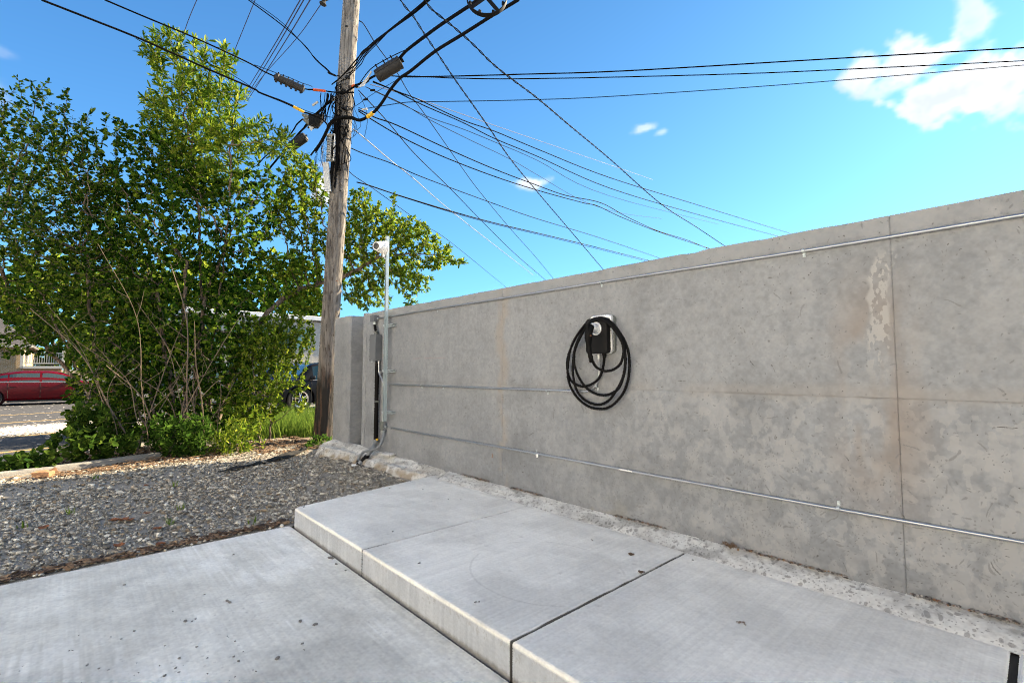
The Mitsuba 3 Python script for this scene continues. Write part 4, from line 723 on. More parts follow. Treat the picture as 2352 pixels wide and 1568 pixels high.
for lab, p in (('small dark wire connector hanging on the crossing wire', (-8.74, 4.076, 6.60)), ('black wire splice between the drops right of the pole', (-8.64, 4.17, 6.78))):
    kk = thing('wire_connector', lab, 'wire connector'); scene[kk] = mikit.ply(lathe([(0, -.05), (.012, -.05), (.02, -.03), (.02, .03), (.012, .05), (0, .05)], 10, p, (.6, .7, .15)), 'm_black', smooth=35)
# storage ring high between the thick cables
k = thing('cable_storage_ring', 'black cable storage ring with crossed bars at the top edge of the picture', 'cable storage ring')
rc = np.array([-5.121, 4.181, 6.606]); e1 = np.array([.62, .72, .31]); e1 /= np.linalg.norm(e1); e2 = np.array([-.25, -.19, .95]); e2 -= e1*(e2@e1); e2 /= np.linalg.norm(e2); en = np.cross(e1, e2)
R = .285; g = np.linspace(0, 2*np.pi, 49)
prof = [(R-.006, -.035), (R+.006, -.035), (R+.006, .035), (R-.006, .035), (R-.006, -.035)]
put('rim', lathe(prof, 48, rc, en), 'm_black', k, smooth=35)
for a in (.35, .35+np.pi/2):
    u = e1*math.cos(a)+e2*math.sin(a); w = np.cross(en, u)
    m = bx(-R, R, -.028, .028, -.004, .004); X = np.eye(4); X[:3, 0] = u; X[:3, 1] = w; X[:3, 2] = en; X[:3, 3] = rc+en*(.01 if a < 1 else -.01); m.apply_transform(X); put('bar', m, 'm_black', k)
for a in np.arange(.1, 6.2, .78):
    p = rc+(e1*math.cos(a)+e2*math.sin(a))*(R-.03); s = bx(-.014, .014, -.02, .02, -.03, .03, .005); s.apply_translation(p); put('clip', s, 'm_black', k)
# tangle of loose wires round the pole
for i in range(34):
    z = rng.uniform(5.5, 7.15); a = rng.uniform(-75, 60); h = rng.uniform(.25, .8)
    p = [on_pole(z, a, .02), on_pole(z-h*.3, a+rng.uniform(-25, 25), rng.uniform(.03, .14)), on_pole(z-h*.7, a+rng.uniform(-40, 30), rng.uniform(.04, .18)), on_pole(z-h, a+rng.uniform(-40, 40), rng.uniform(.01, .10))]
    if i % 3 == 0: p.append(on_pole(z-h*.4, a+rng.uniform(-60, 20), .05))
    solo('loose_wire', tube(spline(p), rng.choice([.005, .008, .011]), 5), 'm_cable', 'loose black wire in the tangle hanging round the pole', 'wire', 'loose wires tangled round the pole', smooth=True)
for i in range(16):      # hanging lashings between the orange sleeve and the black housing
    t = rng.random(); a = np.array([-9.25-.12*t, 3.63-.22*t, 6.72+.05*rng.random()]); e = np.array([-9.62-.30*rng.random(), 3.58+.10*rng.random(), 6.50-.12*rng.random()])
    p = [a, a+[-.02, .0, -.12], a*.5+e*.5+np.array([rng.uniform(-.08, .05), 0, rng.uniform(-.1, .02)]), e]
    solo('loose_wire', tube(spline(p), rng.choice([.004, .006, .009]), 5), 'm_cable', 'loose black wire looping from the cables down to the black housing', 'wire', 'loose wires left of the pole', smooth=True)
for i in range(8):
    a = np.array([-9.72+.30*rng.random(), 3.42+.25*rng.random(), 5.5+.5*rng.random()]); L = rng.uniform(.4, .9)
    p = [a, a+[rng.uniform(-.06, .03), rng.uniform(-.05, .03), -L*.5], a+[rng.uniform(-.12, .05), rng.uniform(-.1, .05), -L], a+[rng.uniform(-.2, .1), rng.uniform(-.1, .1), -L*.9]]
    solo('loose_wire', tube(spline(p), .004, 5), 'm_cable', 'thin loose wire end dangling beside the open terminal cabinet', 'wire', 'wire ends dangling below the cabinet', smooth=True)
# ---------------------------------------------------------------- trees, shrubs and weeds
from scipy.spatial import cKDTree
TALL = [(np.float64(-11.56), np.float64(1.05), np.float64(7.59), 0.35, 0.52), (np.float64(-11.35), np.float64(1.41), np.float64(7.73), 0.33, 0.42), (np.float64(-10.64), np.float64(1.93), np.float64(7.36), 0.36, 0.43), (np.float64(-11.16), np.float64(1.7), np.float64(6.83), 0.61, 0.52), (np.float64(-11.62), np.float64(1.06), np.float64(6.69), 0.33, 0.52), (np.float64(-10.39), np.float64(2.12), np.float64(6.58), 0.3, 0.42), (np.float64(-11.51), np.float64(1.52), np.float64(6.14), 0.79, 0.53), (np.float64(-10.61), np.float64(2.23), np.float64(5.95), 0.61, 0.48), (np.float64(-9.83), np.float64(2.82), np.float64(5.69), 0.38, 0.34), (np.float64(-9.8), np.float64(2.53), np.float64(5.97), 0.25, 0.18), (np.float64(-11.4), np.float64(1.87), np.float64(5.3), 0.89, 0.54)]
LEFT = [(np.float64(-11.64), np.float64(-0.7), np.float64(6.16), 0.3, 0.24), (np.float64(-11.57), np.float64(-0.32), np.float64(6.13), 0.25, 0.26), (np.float64(-11.84), np.float64(-0.89), np.float64(5.71), 0.61, 0.34), (np.float64(-11.8), np.float64(-0.25), np.float64(5.72), 0.55, 0.32), (np.float64(-11.07), np.float64(0.1), np.float64(5.84), 0.12, 0.29), (np.float64(-10.98), np.float64(0.35), np.float64(5.79), 0.2, 0.11), (np.float64(-12.24), np.float64(-0.52), np.float64(5.05), 1.12, 0.64), (np.float64(-12.27), np.float64(-0.93), np.float64(4.31), 0.93, 0.7), (np.float64(-11.84), np.float64(0.09), np.float64(4.77), 0.73, 0.57), (np.float64(-12.06), np.float64(-0.34), np.float64(3.59), 1.35, 0.71), (np.float64(-11.9), np.float64(-0.68), np.float64(2.58), 0.91, 0.38), (np.float64(-11.4), np.float64(0.16), np.float64(2.76), 0.85, 0.7), (np.float64(-12.84), np.float64(-0.87), np.float64(3.32), 0.81, 0.65), (np.float64(-11.44), np.float64(0.49), np.float64(3.61), 0.64, 0.64), (np.float64(-13.13), np.float64(-1.61), np.float64(4.7), 0.71, 1.74), (np.float64(-10.83), np.float64(0.27), np.float64(1.73), 0.44, 0.44), (np.float64(-10.52), np.float64(0.37), np.float64(1.15), 0.43, 0.5), (np.float64(-11.51), np.float64(-0.22), np.float64(2.16), 0.68, 0.3), (np.float64(-10.43), np.float64(0.22), np.float64(0.59), 0.35, 0.35), (np.float64(-10.8), np.float64(0.67), np.float64(1.07), 0.53, 0.68), (np.float64(-11.45), np.float64(0.72), np.float64(2.51), 0.73, 0.73), (np.float64(-11.66), np.float64(-0.66), np.float64(3.76), 0.82, 0.67), (np.float64(-11.55), np.float64(-0.23), np.float64(5.31), 0.7, 0.46), (np.float64(-10.61), np.float64(0.62), np.float64(0.48), 0.37, 0.44), (np.float64(-11.83), np.float64(-0.82), np.float64(1.73), 0.52, 0.31), (np.float64(-11.67), np.float64(-0.51), np.float64(1.85), 0.37, 0.22), (np.float64(-10.74), np.float64(0.13), np.float64(1.15), 0.29, 0.36)]
MID = [(np.float64(-11.51), np.float64(0.67), np.float64(5.76), 0.5, 0.29), (np.float64(-11.36), np.float64(0.99), np.float64(5.56), 0.5, 0.34), (np.float64(-11.63), np.float64(0.91), np.float64(4.84), 0.76, 0.59), (np.float64(-11.18), np.float64(1.55), np.float64(4.79), 0.77, 0.68), (np.float64(-11.44), np.float64(1.07), np.float64(3.72), 0.92, 0.75), (np.float64(-11.13), np.float64(1.73), np.float64(3.43), 0.86, 0.77), (np.float64(-11.21), np.float64(1.29), np.float64(2.37), 0.91, 0.75), (np.float64(-10.78), np.float64(1.94), np.float64(2.04), 0.75, 0.75), (np.float64(-11.28), np.float64(1.0), np.float64(1.45), 0.89, 0.65), (np.float64(-10.96), np.float64(0.81), np.float64(0.75), 0.62, 0.39), (np.float64(-10.88), np.float64(1.77), np.float64(1.04), 0.75, 0.66), (np.float64(-10.57), np.float64(2.43), np.float64(4.14), 0.69, 0.69), (np.float64(-10.25), np.float64(2.56), np.float64(4.97), 0.51, 0.47), (np.float64(-10.92), np.float64(2.32), np.float64(2.77), 0.52, 0.79), (np.float64(-10.68), np.float64(2.52), np.float64(1.72), 0.43, 0.52), (np.float64(-10.85), np.float64(0.82), np.float64(0.3), 0.46, 0.31), (np.float64(-10.93), np.float64(1.45), np.float64(0.56), 0.65, 0.49), (np.float64(-10.67), np.float64(2.18), np.float64(0.62), 0.5, 0.5), (np.float64(-10.7), np.float64(2.09), np.float64(1.29), 0.59, 0.59), (np.float64(-12.42), np.float64(0.48), np.float64(3.28), 0.78, 0.78), (np.float64(-12.36), np.float64(0.43), np.float64(4.49), 0.78, 0.69), (np.float64(-10.82), np.float64(2.51), np.float64(3.49), 0.53, 0.53), (np.float64(-11.62), np.float64(1.51), np.float64(1.55), 0.95, 0.69), (np.float64(-12.3), np.float64(0.86), np.float64(2.08), 0.79, 0.7), (np.float64(-10.49), np.float64(2.5), np.float64(0.87), 0.42, 0.51)]
RIGHT = [(np.float64(-10.58), np.float64(3.49), np.float64(5.55), 0.47, 0.47), (np.float64(-10.87), np.float64(3.24), np.float64(4.84), 0.47, 0.52), (np.float64(-10.89), np.float64(3.52), np.float64(4.63), 0.53, 0.67), (np.float64(-11.11), np.float64(3.8), np.float64(3.74), 0.49, 0.69), (np.float64(-10.85), np.float64(5.0), np.float64(5.25), 0.47, 0.47), (np.float64(-10.59), np.float64(5.33), np.float64(4.73), 0.73, 0.57), (np.float64(-10.11), np.float64(5.88), np.float64(4.52), 0.73, 0.47), (np.float64(-9.56), np.float64(6.38), np.float64(3.98), 0.52, 0.39), (np.float64(-9.17), np.float64(6.67), np.float64(3.85), 0.25, 0.14), (np.float64(-11.17), np.float64(5.06), np.float64(4.05), 0.64, 0.64), (np.float64(-10.51), np.float64(5.65), np.float64(3.81), 0.63, 0.53), (np.float64(-11.17), np.float64(5.13), np.float64(3.09), 0.4, 0.38), (np.float64(-10.05), np.float64(6.03), np.float64(3.53), 0.47, 0.47), (np.float64(-10.14), np.float64(5.98), np.float64(2.96), 0.23, 0.27), (np.float64(-10.14), np.float64(5.47), np.float64(5.39), 0.12, 0.21), (np.float64(-11.25), np.float64(3.87), np.float64(2.87), 0.5, 0.4), (np.float64(-11.22), np.float64(5.2), np.float64(3.43), 0.54, 0.54), (np.float64(-10.94), np.float64(5.53), np.float64(3.11), 0.43, 0.38), (np.float64(-11.23), np.float64(4.23), np.float64(4.24), 0.41, 0.71), (np.float64(-11.19), np.float64(4.84), np.float64(4.55), 0.53, 0.63), (np.float64(-11.01), np.float64(3.92), np.float64(5.35), 0.4, 0.5), (np.float64(-10.99), np.float64(3.22), np.float64(3.54), 0.47, 0.37)]
BACK = [(np.float64(-14.75), np.float64(0.53), np.float64(0.74), 0.71, 0.81), (np.float64(-14.67), np.float64(0.92), np.float64(0.57), 1.13, 0.82), (np.float64(-14.09), np.float64(1.87), np.float64(0.45), 1.36, 0.84), (np.float64(-13.46), np.float64(2.83), np.float64(0.65), 0.85, 0.85), (np.float64(-15.08), np.float64(0.66), np.float64(1.81), 0.84, 0.84), (np.float64(-14.56), np.float64(1.53), np.float64(1.82), 1.38, 1.06), (np.float64(-13.78), np.float64(2.67), np.float64(1.94), 0.86, 0.97), (np.float64(-13.47), np.float64(1.09), np.float64(0.0), 0.95, 0.38), (np.float64(-12.51), np.float64(2.15), np.float64(-0.04), 0.86, 0.38)]
SPRAY = [(np.float64(-10.45), np.float64(2.78), np.float64(1.64), 0.52, 0.52), (np.float64(-10.56), np.float64(3.15), np.float64(1.11), 0.45, 0.4), (np.float64(-10.32), np.float64(2.69), np.float64(0.95), 0.51, 0.42), (np.float64(-10.54), np.float64(3.56), np.float64(1.84), 0.28, 0.46), (np.float64(-10.77), np.float64(3.28), np.float64(2.12), 0.46, 0.28), (np.float64(-10.06), np.float64(2.41), np.float64(0.64), 0.41, 0.32), (np.float64(-10.64), np.float64(3.17), np.float64(1.56), 0.45, 0.27), (np.float64(-10.22), np.float64(2.83), np.float64(0.62), 0.42, 0.3), (np.float64(-10.46), np.float64(3.55), np.float64(1.11), 0.2, 0.36), (np.float64(-10.86), np.float64(2.88), np.float64(2.1), 0.45, 0.36), (np.float64(-10.91), np.float64(3.4), np.float64(2.41), 0.37, 0.37), (np.float64(-10.8), np.float64(2.72), np.float64(1.29), 0.35, 0.53), (np.float64(-10.9), np.float64(3.15), np.float64(1.93), 0.37, 0.37), (np.float64(-10.38), np.float64(3.54), np.float64(0.57), 0.2, 0.23), (np.float64(-10.74), np.float64(3.01), np.float64(2.1), 0.5, 0.36), (np.float64(-10.69), np.float64(3.52), np.float64(2.12), 0.42, 0.42), (np.float64(-10.77), np.float64(2.86), np.float64(1.83), 0.45, 0.45), (np.float64(-10.69), np.float64(3.27), np.float64(1.56), 0.45, 0.32), (np.float64(-10.38), np.float64(3.73), np.float64(1.93), 0.17, 0.37)]
WEEDA = [(np.float64(-9.57), np.float64(1.34), np.float64(0.23), 0.44, 0.36), (np.float64(-9.88), np.float64(1.14), np.float64(0.32), 0.29, 0.29), (np.float64(-9.49), np.float64(1.57), np.float64(0.32), 0.32, 0.29)]
WEEDB = [(np.float64(-9.48), np.float64(2.18), np.float64(0.16), 0.38, 0.34), (np.float64(-9.74), np.float64(2.48), np.float64(0.42), 0.32, 0.32), (np.float64(-9.43), np.float64(1.94), np.float64(0.15), 0.22, 0.22)]
VINE = [(np.float64(-9.71), np.float64(-0.28), np.float64(0.05), 0.5, 0.14), (np.float64(-9.68), np.float64(-0.54), np.float64(-0.0), 0.3, 0.11), (np.float64(-9.64), np.float64(0.08), np.float64(0.27), 0.32, 0.26), (np.float64(-9.96), np.float64(0.29), np.float64(0.55), 0.34, 0.3), (np.float64(-9.77), np.float64(0.53), np.float64(0.21), 0.41, 0.2)]
POLEW = [(np.float64(-9.23), np.float64(3.52), np.float64(-0.1), 0.25, 0.23), (np.float64(-9.07), np.float64(3.27), np.float64(-0.17), 0.11, 0.1), (np.float64(-9.02), np.float64(3.6), np.float64(-0.02), 0.11, 0.16)]
FAR = [(np.float64(-71.44), np.float64(-1.82), np.float64(10.14), 7.03, 3.75), (np.float64(-68.33), np.float64(4.62), np.float64(9.51), 5.84, 3.89), (np.float64(-83.12), np.float64(-8.61), np.float64(9.31), 7.57, 3.53), (np.float64(-73.1), np.float64(1.2), np.float64(5.7), 9.91, 2.48), (np.float64(-75.06), np.float64(-3.68), np.float64(2.92), 12.41, 1.81)]
FAR2 = [(np.float64(-62.05), np.float64(14.51), np.float64(9.31), 4.54, 3.53), (np.float64(-59.61), np.float64(18.48), np.float64(11.5), 4.62, 4.11), (np.float64(-58.28), np.float64(21.59), np.float64(9.59), 3.14, 2.61), (np.float64(-59.44), np.float64(17.59), np.float64(6.79), 6.05, 2.02)]
FAR3 = [(np.float64(-64.38), np.float64(8.92), np.float64(9.99), 6.32, 4.38), (np.float64(-63.5), np.float64(7.42), np.float64(4.06), 6.56, 2.81), (np.float64(-64.44), np.float64(15.19), np.float64(5.42), 6.27, 2.61)]
FAR4 = [(np.float64(-18.42), np.float64(9.33), np.float64(3.71), 0.54, 0.25), (np.float64(-19.05), np.float64(11.57), np.float64(4.15), 0.59, 0.2), (np.float64(-18.3), np.float64(7.97), np.float64(3.64), 0.51, 0.27)]
LIMB = [(-11.45, 2.28, -0.18), (-11.4, 2.29, 0.49), (-11.29, 2.48, 1.29), (-11.25, 2.78, 1.89), (-11.22, 3.05, 2.46), (-11.31, 3.51, 2.94), (-11.31, 4.08, 3.25), (-11.18, 4.64, 3.46), (-10.77, 5.21, 3.85)]
TALLT = [(-11.35, 2.1, -0.17), (-11.3, 2.09, 0.59), (-11.32, 1.97, 1.73), (-11.31, 1.86, 3.12), (-11.29, 1.76, 4.52), (-11.32, 1.61, 5.83)]
TALLT2 = [(-11.4, 2.04, -0.17), (-11.23, 2.0, 0.86), (-10.99, 2.11, 2.59), (-10.76, 2.19, 4.49), (-10.57, 2.15, 5.73)]
MIDS = [[(-10.27, 1.05, -0.15), (-10.45, 0.96, 0.36), (-10.97, 0.77, 1.14), (-11.29, 0.66, 1.69)], [(-10.48, 1.42, -0.1), (-10.82, 1.39, 0.89), (-11.14, 1.27, 1.78), (-11.3, 1.15, 2.95)], [(-10.59, 1.59, -0.09), (-10.78, 1.58, 1.05), (-11.0, 1.55, 2.12), (-11.01, 1.57, 3.38)], [(-10.54, 1.2, -0.12), (-10.83, 1.11, 0.67), (-11.04, 0.98, 1.21), (-11.44, 0.49, 1.85)], [(-10.78, 1.83, -0.1), (-10.99, 1.78, 1.21), (-11.05, 1.89, 2.57), (-10.82, 2.19, 3.79)]]
LEFTS = [[(-9.91, 0.1, -0.1), (-10.14, 0.1, 0.42), (-10.6, 0.29, 1.08), (-10.84, 0.41, 1.67)], [(-10.62, 0.82, -0.13), (-10.74, 0.63, 0.47), (-11.16, 0.1, 1.29), (-11.88, -0.35, 2.45)], [(-10.7, 0.88, -0.16), (-10.77, 0.74, 0.61), (-11.21, 0.31, 1.67), (-11.64, 0.14, 3.27)], [(-11.05, 0.79, -0.14), (-11.61, 0.23, 0.9), (-12.3, -0.63, 2.15), (-12.66, -1.15, 3.56)]]

def scatter(blobs, n, rng, shell=.45):
    """Points in the union of the ellipsoids, a little denser towards their surfaces."""
    B = np.array(blobs); w = B[:, 3]**2*B[:, 4]; w = w**.8; out = []
    idx = rng.choice(len(B), n, p=w/w.sum())
    d = rng.normal(size=(n, 3)); d /= np.linalg.norm(d, axis=1, keepdims=True)
    return B[idx, :3]+d*(rng.random(n)**shell*.98)[:, None]*B[idx][:, [3, 3, 4]]
def grow(stems, pts, rng, step=.11, kill=.17, infl=1.1, iters=110, droop=0.0):
    """Space colonisation from the given stem polylines towards the points; returns nodes, parents."""
    N, Pn = [], []
    for s in stems:
        q = spline(s, max(3, int(np.linalg.norm(np.diff(np.array(s), axis=0), axis=1).mean()/step)))
        q = q+rng.normal(size=q.shape)*.012
        o = len(N); N += list(q); Pn += [-1]+list(range(o, o+len(q)-1))
    N = np.array(N); Pn = np.array(Pn); A = pts.copy(); reach = infl*4
    for it in range(iters):
        if len(A) == 0: break
        t = cKDTree(N); d, i = t.query(A)
        ok = d < (reach if it < 30 else infl)
        A, d, i = A[d > kill], d[d > kill], i[d > kill]
        ok = d < (reach if it < 30 else infl)
        if not ok.any(): break
        v = (A[ok]-N[i[ok]])/d[ok][:, None]
        S = np.zeros_like(N); np.add.at(S, i[ok], v)
        act = np.unique(i[ok]); D = S[act]; D /= np.linalg.norm(D, axis=1, keepdims=True)+1e-9
        D = D+rng.normal(size=D.shape)*.28+np.array([0, 0, -droop]); D /= np.linalg.norm(D, axis=1, keepdims=True)
        new = N[act]+D*step
        far = t.query(new)[0] > step*.35
        N = np.vstack([N, new[far]]); Pn = np.r_[Pn, act[far]]
    return N, Pn
def radii(N, Pn, tip, power=2.4, cap=1.0):
    r = np.zeros(len(N)); kids = np.bincount(Pn[Pn >= 0], minlength=len(N)); acc = np.where(kids == 0, tip**power, 0.0)
    for i in range(len(N)-1, -1, -1):
        if Pn[i] >= 0: acc[Pn[i]] += acc[i]
    return np.minimum(acc**(1/power), cap), kids
def wood(N, Pn, r, sides=5, twig=0.0):
    """Tapered prisms along every edge; thick ones get more sides."""
    out = []
    e = np.where((Pn >= 0) & (r > twig))[0]
    for lo, hi, n in ((0, .008, 3), (.008, .03, 5), (.03, 9, 9)):
        k = e[(r[e] >= lo) & (r[e] < hi)]
        if len(k) == 0: continue
        a, b = N[Pn[k]], N[k]; ra, rb = np.minimum(r[Pn[k]], r[k]*1.6), r[k]
        d = b-a; L = np.linalg.norm(d, axis=1, keepdims=True)+1e-9; d = d/L
        b = b+d*(rb[:, None]*.4)
        h = np.where(np.abs(d[:, 2:]) < .9, [[0, 0, 1.0]], [[1.0, 0, 0]]); u = np.cross(d, h); u /= np.linalg.norm(u, axis=1, keepdims=True); w = np.cross(d, u)
        g = np.arange(n)*2*np.pi/n; c, s = np.cos(g)[None, :, None], np.sin(g)[None, :, None]
        ring = u[:, None]*c+w[:, None]*s
        v = np.concatenate([a[:, None]+ring*ra[:, None, None], b[:, None]+ring*rb[:, None, None]], 1).reshape(-1, 3)
        o = (np.arange(len(k))*2*n)[:, None, None]; j = np.arange(n)
        q = np.stack([j, (j+1) % n, (j+1) % n+n, j+n], 1)[None]+o
        out.append((v, q.reshape(-1, 4)))
    return cat(*out)
def leaves(P, axis, rng, size, shape, colors, up=.6, fold=.25):
    """One folded leaf per point. shape: (width/length, where it is widest 0..1). colors: list of rgb to blend between."""
    n = len(P); w, wide = shape
    ax = axis/(np.linalg.norm(axis, axis=1, keepdims=True)+1e-9)
    nr = rng.normal(size=(n, 3))*(1-up)+np.array([0, 0, up]); nr -= ax*(nr*ax).sum(1, keepdims=True); nr /= np.linalg.norm(nr, axis=1, keepdims=True)+1e-9
    sd = np.cross(nr, ax)
    L = size*rng.uniform(.45, 1.35, n)[:, None]; W = L*w*rng.uniform(.8, 1.2, n)[:, None]; f = fold*W
    bend = rng.uniform(0, .25, n)[:, None]*L
    t = [0, wide*.62, min(.97, wide*1.0+.32), 1.0]; k = [0, .5, .40, 0]
    mid = [P, P+ax*L*wide-nr*f*.6-nr*bend*.3, P+ax*L-nr*bend]
    l1, l2 = P+ax*L*t[1]+sd*W*k[1], P+ax*L*t[2]+sd*W*k[2]-nr*bend*.6
    r1, r2 = P+ax*L*t[1]-sd*W*k[1], P+ax*L*t[2]-sd*W*k[2]-nr*bend*.6
    v = np.stack([mid[0], mid[1], mid[2], l1, l2, r1, r2], 1).reshape(-1, 3)
    q = np.array([[0, 1, 3], [3, 1, 4], [4, 1, 2], [0, 5, 1], [5, 6, 1], [6, 2, 1]])
    F = (q[None]+(np.arange(n)*7)[:, None, None]).reshape(-1, 3)
    Cs = np.array(colors); x = np.clip(rng.beta(1.6, 2.2, n)*(len(Cs)-1), 0, len(Cs)-1.001); i = x.astype(int); u = (x-i)[:, None]
    c = (Cs[i]*(1-u)+Cs[i+1]*u)*rng.uniform(.8, 1.2, n)[:, None]
    return (v, F), np.repeat(c, 7, 0)
GREEN = [(.010, .032, .005), (.032, .085, .010), (.125, .205, .020), (.29, .35, .035)]
LIME = [(.022, .062, .008), (.100, .180, .016), (.23, .29, .03), (.38, .40, .06)]
def foliate(N, Pn, r, kids, rng, thr, per, size, shape, colors, spread=.9, droop=.15, up=.6):
    e = np.where((Pn >= 0) & (r < thr))[0]
    k = np.repeat(e, per); t = rng.random(len(k))[:, None]
    P = N[Pn[k]]*(1-t)+N[k]*t
    d = N[k]-N[Pn[k]]; d /= np.linalg.norm(d, axis=1, keepdims=True)+1e-9
    ax = d*.7+rng.normal(size=d.shape)*spread*.6+np.array([0, 0, -droop])
    ax /= np.linalg.norm(ax, axis=1, keepdims=True)
    return leaves(P+ax*size*.15, ax, rng, size, shape, colors, up)
def tree(key, label, cat_, stems, blobs, n, seed, tip, cap, thr, per, size, shape, colors, group=None, step=.11, kill=.17, infl=1.0, droop=0.0, ldroop=.15, up=.6, spread=.9, bark='m_bark', power=2.4):
    rng = np.random.default_rng(seed)
    N, Pn = grow(stems, scatter(blobs, n, rng), rng, step, kill, infl, droop=droop)
    r, kids = radii(N, Pn, tip, power, cap)
    k = thing(key, label, cat_, group)
    put('trunk', wood(N, Pn, r), bark, k, smooth=False)
    m, c = foliate(N, Pn, r, kids, rng, thr, per, size, shape, colors, spread, ldroop, up)
    kk = put('crown', m, 'm_leaf', k, color=c)
    return k
tree('ash_tree', 'tall slim tree with long pointed sunlit leaves rising above the thicket', 'tree', [TALLT, TALLT2], TALL, 2300, 1, .0028, .06, .0075, 10, .125, (.26, .45), LIME, step=.10, kill=.14, ldroop=-.05, up=.5)
tree('honeysuckle_shrub', 'large shrub with small round leaves and arching stems at the left edge', 'shrub', LEFTS, LEFT, 9500, 2, .0030, .03, .0068, 6, .068, (.58, .5), [(.010, .032, .005), (.035, .085, .010), (.14, .21, .022), (.33, .38, .045)], step=.095, kill=.13, droop=.08, up=.55)
tree('thicket_tree', 'dense dark tangle of stems and broad green leaves in the middle of the thicket', 'tree', MIDS, MID, 9500, 3, .0034, .055, .0072, 6, .080, (.72, .45), GREEN, step=.095, kill=.138, droop=.03, up=.5)
rng = np.random.default_rng(41)
mat('m_stemwood', proc(lambda p, n, uv: mix(C(.085, .06, .045), C(.22, .165, .12), fbm(p.x*22, p.y*22, p.z*6, 3))), .9)
for i in range(18):      # bare stems that stand clear of the leaves at the edge of the thicket
    a = np.array([-9.75-.5*rng.random(), rng.uniform(.5, 2.0), -.2]); h = rng.uniform(1.2, 3.4); d = np.array([rng.normal()*.25-.1, rng.normal()*.45, 0])
    q = [a, a+d*.25*h+[0, 0, h*.35], a+d*.7*h*.7+[rng.normal()*.06, rng.normal()*.06, h*.7], a+d*h*.9+[rng.normal()*.1, rng.normal()*.12, h]]
    q = spline(q, 7); r0 = rng.uniform(.006, .016); m = [tube(q, np.linspace(r0, r0*.35, len(q)), 6)]
    for j in range(3):
        s_ = q[rng.integers(8, len(q)-3)]; e_ = s_+np.array([rng.normal()*.15, rng.normal()*.3, rng.uniform(.1, .5)]); m.append(tube(spline([s_, (s_+e_)/2+rng.normal(size=3)*.03, e_], 5), np.linspace(r0*.45, .0018, 11), 5))
    put('stem', cat(*m), 'm_stemwood', 'thicket_tree', smooth=True)
tree('leaning_tree', 'leaning tree whose limb reaches behind the pole and over the wall', 'tree', [LIMB], RIGHT, 4200, 4, .0040, .125, .0100, 10, .088, (.50, .45), LIME, step=.10, kill=.135, infl=1.3, up=.45)
tree('young_shrub', 'sparse shrub with small sunlit leaves in front of the parked black car', 'shrub', [[(x, y, -.2), (x+.05, y, .2)] for x, y in ((-10.3, 2.75), (-10.5, 3.0), (-10.2, 2.5))], SPRAY, 4200, 5, .0022, .02, .0065, 10, .060, (.55, .5), LIME, step=.075, kill=.105, up=.45)
tree('dark_shrub', 'dark shrub mass in the shade behind the stems of the thicket', 'shrub', [[(x, y, -.2), (x-.05, y+.05, .5)] for x, y in ((-12.9, .6), (-12.9, 1.6), (-12.7, 2.5), (-12.8, 3.4))], BACK, 3600, 6, .0025, .03, .008, 8, .10, (.6, .45), GREEN, step=.13, kill=.2, up=.5)
def clump(key, label, blobs, n, seed, size, shape, colors, group=None, cat_='weed', z0=-.19, per=6, tip=.0016):
    rng = np.random.default_rng(seed); B = np.array(blobs)
    stems = []
    for i in range(14):
        b = B[rng.integers(len(B))]; x, y = b[:2]+rng.normal(size=2)*b[3]*.35
        stems.append([(x, y, z0), (x+rng.normal()*.04, y+rng.normal()*.04, z0+.14)])
    N, Pn = grow(stems, scatter(blobs, n, rng), rng, .06, .09, .5, 60)
    r, kids = radii(N, Pn, tip, 2.2, .012)
    k = thing(key, label, cat_, group); tag(put('stems', wood(N, Pn, r), 'm_stem', k), kind='stuff')
    m, c = foliate(N, Pn, r, kids, rng, .02, per, size, shape, colors, 1.0, .05, .6); put('foliage', m, 'm_leaf', k, color=c)
mat('m_stem', (.10, .11, .045), .8)
clump('leafy_weed', 'bushy weed with bright pointed leaves at the edge of the thicket', WEEDA, 420, 11, .085, (.46, .42), [(.03, .075, .014), (.06, .125, .018), (.10, .17, .03)])
clump('leafy_weed', 'yellow green weed with narrow leaves right of the bushy weed', WEEDB, 360, 12, .075, (.30, .45), LIME)
clump('trailing_vine', 'low trailing vine with broad leaves over the kerb at the left edge', VINE, 420, 13, .095, (.80, .42), [(.025, .065, .012), (.06, .11, .018), (.10, .15, .025)], cat_='vine', per=4)
clump('leafy_weed', 'small weed with pale leaves at the foot of the utility pole', POLEW, 150, 14, .075, (.40, .45), [(.03, .08, .014), (.07, .14, .02), (.12, .18, .03)])
# grass tuft between the thicket and the pole
def grassmesh(P, rng, h, w=.008):
    n = len(P); a = rng.uniform(0, 2*np.pi, n); b = np.stack([np.cos(a), np.sin(a), 0*a], 1); H = (h*rng.uniform(.5, 1.3, n))[:, None]
    le = np.stack([np.cos(a+1.3), np.sin(a+1.3), 0*a], 1)*H*rng.uniform(.1, .55, n)[:, None]; Z = np.array([0, 0, 1.0])
    m = P+Z*H*.55+le*.35; t = P+Z*H*.95+le
    v = np.stack([P-b*w, P+b*w, m-b*w*.8, m+b*w*.8, t], 1).reshape(-1, 3)
    f = (np.array([[0, 1, 3], [0, 3, 2], [2, 3, 4]])[None]+(np.arange(n)*5)[:, None, None]).reshape(-1, 3)
    g = rng.random(n)[:, None]; c = np.array([.06, .13, .02])*(1-g)+np.array([.20, .28, .05])*g
    return (v, f), np.repeat(c, 5, 0)
rng = np.random.default_rng(31)
n = 8200; gx = rng.uniform(-14.6, -10.7, n); gy = 3.0+(gx+10.7)*-.30+rng.normal(size=n)*.85+.4
ok = n3(gx*1.2, gy*1.2, 0, 3, 2) > .40; gx, gy = gx[ok], gy[ok]
m, c = grassmesh(np.column_stack([gx, gy, np.full(len(gx), -.22)]), rng, .50)
